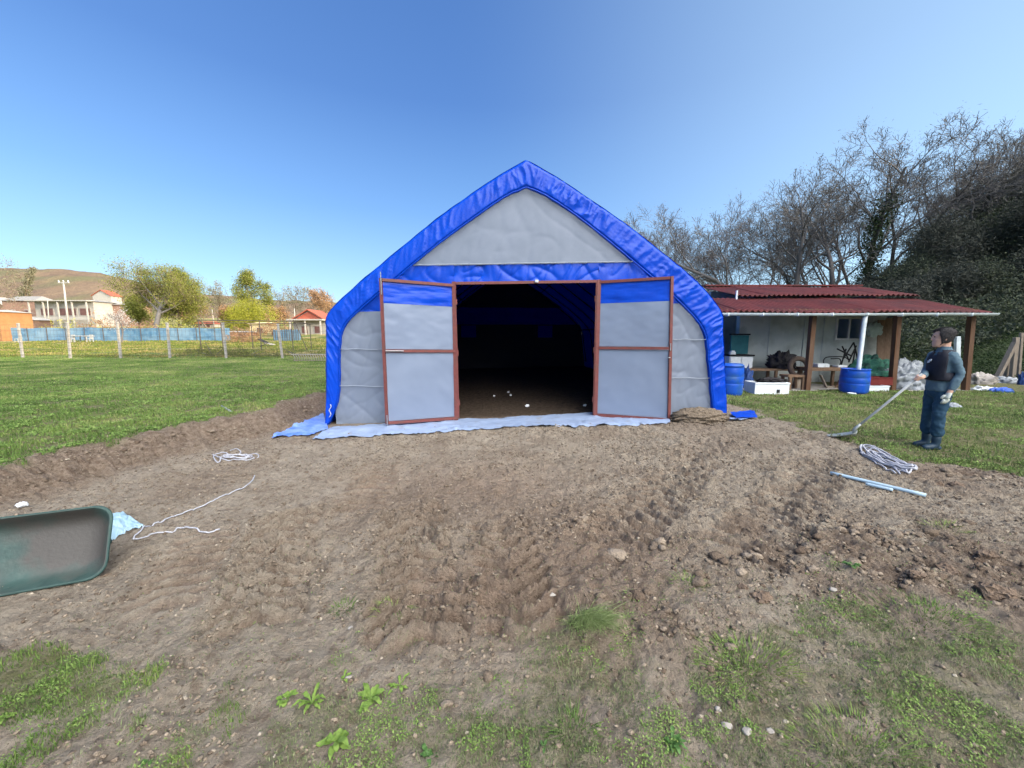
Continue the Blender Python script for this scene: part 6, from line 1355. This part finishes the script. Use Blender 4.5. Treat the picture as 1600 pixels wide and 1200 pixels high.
    addj(skin_mesh([rk((B(0, .05, 1.34), .075), (shL, .066), (m1+B(0, .004, 0), .054), (elL+B(-.01, 0, 0), .051), (elL.lerp(wrL, .25), .048), (m2, .052), (elL.lerp(wrL, .75), .044), (wrL+B(0, 0, .01), .044)),
                   rk((B(0, -.05, 1.34), .075), (shR, .072), (shR.lerp(elR, .5), .058), (elR, .056), (elR.lerp(wrR, .3), .048), (elR.lerp(wrR, .6), .046), (elR.lerp(wrR, .9), .040))]))
    j = jk.build('jacket', JACK, t, True); remesh(j, .011, 2); dm_(j, .026, 9)
    vs_ = ell_chain([(B(.0, 0, z), rx, ry, yaw+math.pi/2) for z, rx, ry in ((1.0, .190, .142), (1.02, .192, .145), (1.12, .186, .141), (1.22, .189, .141), (1.30, .190, .135), (1.355, .168, .122), (1.40, .12, .10), (1.43, .09, .085))], 40)
    # vest: open at the armholes
    V = [Vector(v) for v in vs_.v]
    F_ = []
    for fc in vs_.f[:-2]:
        c = sum((V[i] for i in fc), Vector())/len(fc); side = abs((c-B(0, 0, c.z)).dot(l)); fr = (c-B(0, 0, c.z)).dot(f)
        if c.z > 1.17 and side > .145 and fr < .06: continue
        if c.z > 1.34 and fr > .06 and side < (c.z-1.34)*.7+.01: continue
        F_.append(fc)
    mv = MB(); mv.add(vs_.v, F_); v_ = mv.build('vest', VEST, t, True); so = v_.modifiers.new('s', 'SOLIDIFY'); so.thickness = .012; so.offset = 0
    # small white emblem on the chest
    mb = MB(); c = B(.146, -.03, 1.27)
    for q, (dy, dz, w_) in enumerate(((0, 0, .05), (.012, .018, .035), (-.012, -.018, .03))): mb.beam(c+l*(dy-w_/2)+Vector((0, 0, dz-.004)), c+l*(dy+w_/2)+Vector((0, 0, dz+.006)), .009, .012)
    mb.build('emblem', M['white'], v_)
    # collar
    mb = ell_chain([(B(.0, 0, z), rx, rx*1.02, yaw+math.pi/2) for z, rx in ((1.42, .085), (1.445, .076), (1.465, .072), (1.475, .074))], 28); mb.f = mb.f[:-2]; cl = mb.build('collar', JACK, t, True); so = cl.modifiers.new('s', 'SOLIDIFY'); so.thickness = .012
    # trousers
    tr = MB(); tt_ = ell_chain([(B(0, 0, z), rx, ry, yaw+math.pi/2) for z, rx, ry in ((.76, .155, .105), (.82, .168, .118), (.9, .168, .12), (.96, .15, .11))]); tr.add(tt_.v, tt_.f)
    for a, k_, h_ in ((aL, kL, hL), (aR, kR, hR)):
        r = skin_mesh([rk((h_+B(0, 0, .02), .10), (h_.lerp(k_, .3), .096), (h_.lerp(k_, .6), .084), (k_+B(.01, 0, .04), .076), (k_+B(.005, 0, -.06), .072), (k_.lerp(a, .4), .078), (k_.lerp(a, .6), .078), (k_.lerp(a, .74), .062))])
        for v, fc in r: tr.add(v, fc)
    q = tr.build('trousers', TROU, t, True); remesh(q, .011, 2); dm_(q, .034, 11)
    for a, k_ in ((aL, kL), (aR, kR)):
        mb = MB(); r = skin_mesh([rk((k_.lerp(a, .62), .062), (k_.lerp(a, .85), .055), (a, .054), (a+B(.03, 0, -.03), .052), (a+B(.10, 0, -.045), .046), (a+B(.17, 0, -.05), .040))])
        for v, fc in r: mb.add(v, fc)
        mb.add(*ball(a+B(-.025, 0, -.045), .045, (1, 1, .8))); b_ = mb.build('boot', BOOT, t, True); remesh(b_, .009, 2)
    mb = MB()
    for v, fc in gl: mb.add(v, fc)
    g_ = mb.build('glove', GLOVE, t, True); remesh(g_, .006, 0); dd = g_.modifiers.new('d', 'DISPLACE'); dd.strength = .006; dd.mid_level = 0
    # shovel
    W0 = Vector((x0, y0, z0)); s0 = sb+W0; s1 = hpos+W0+sd_*.07
    ts = thing('long_shovel', 'long grey-handled shovel held by the man with its blade on the soil', 'shovel', s0)
    ax = sd_; mb = MB(); mb.tube([s0+ax*.16, s0+ax*.6+Vector((0, 0, -.006)), s1], [.017, .0165, .0165], 10); mb.build('handle', M['shaft'], ts, True, True)
    fl = Vector((ax.x, ax.y, .12)).normalized(); sdv = Vector((-fl.y, fl.x, 0)).normalized(); mb = MB(); V = []; nb = 12; mm = 10
    for i in range(nb):
        u = i/(nb-1); w_ = .135*(1-.55*max(0, (u-.55)/.45)**1.8)*(1 if u > .06 else .8)
        for j_ in range(mm):
            v = j_/(mm-1)*2-1; V.append(s0+fl*(.14-.36*u)+sdv*w_*v+Vector((0, 0, .035*v*v+.05*(1-u)**2+.01)))
    mb.add(V, [(i*mm+j_, i*mm+j_+1, (i+1)*mm+j_+1, (i+1)*mm+j_) for i in range(nb-1) for j_ in range(mm-1)]); bl = mb.build('blade', M['blade'], ts, True, True); so = bl.modifiers.new('s', 'SOLIDIFY'); so.thickness = .004
    mb = MB(); mb.tube([s0+fl*.11+Vector((0, 0, .035)), s0+ax*.2, s0+ax*.30], [.026, .022, .019], 10); mb.build('socket', M['blade'], ts, True, True)
def dm_(o, st, seed):
    tx = bpy.data.textures.new('fold', 'CLOUDS'); tx.noise_scale = .07; tx.noise_depth = 2
    d = o.modifiers.new('folds', 'DISPLACE'); d.texture = tx; d.strength = st; d.mid_level = .5; d.texture_coords = 'LOCAL'
M['eye'] = mat('eye', (.03, .02, .02), None, .3); M['shaft'] = mat('grey_wood_shaft', (.33, .34, .34), (.42, .43, .42), .8, 12, .001, 40); M['blade'] = mat('worn_steel_blade', (.28, .31, .31), (.38, .40, .39), .45, 12, metal=.5)
man()
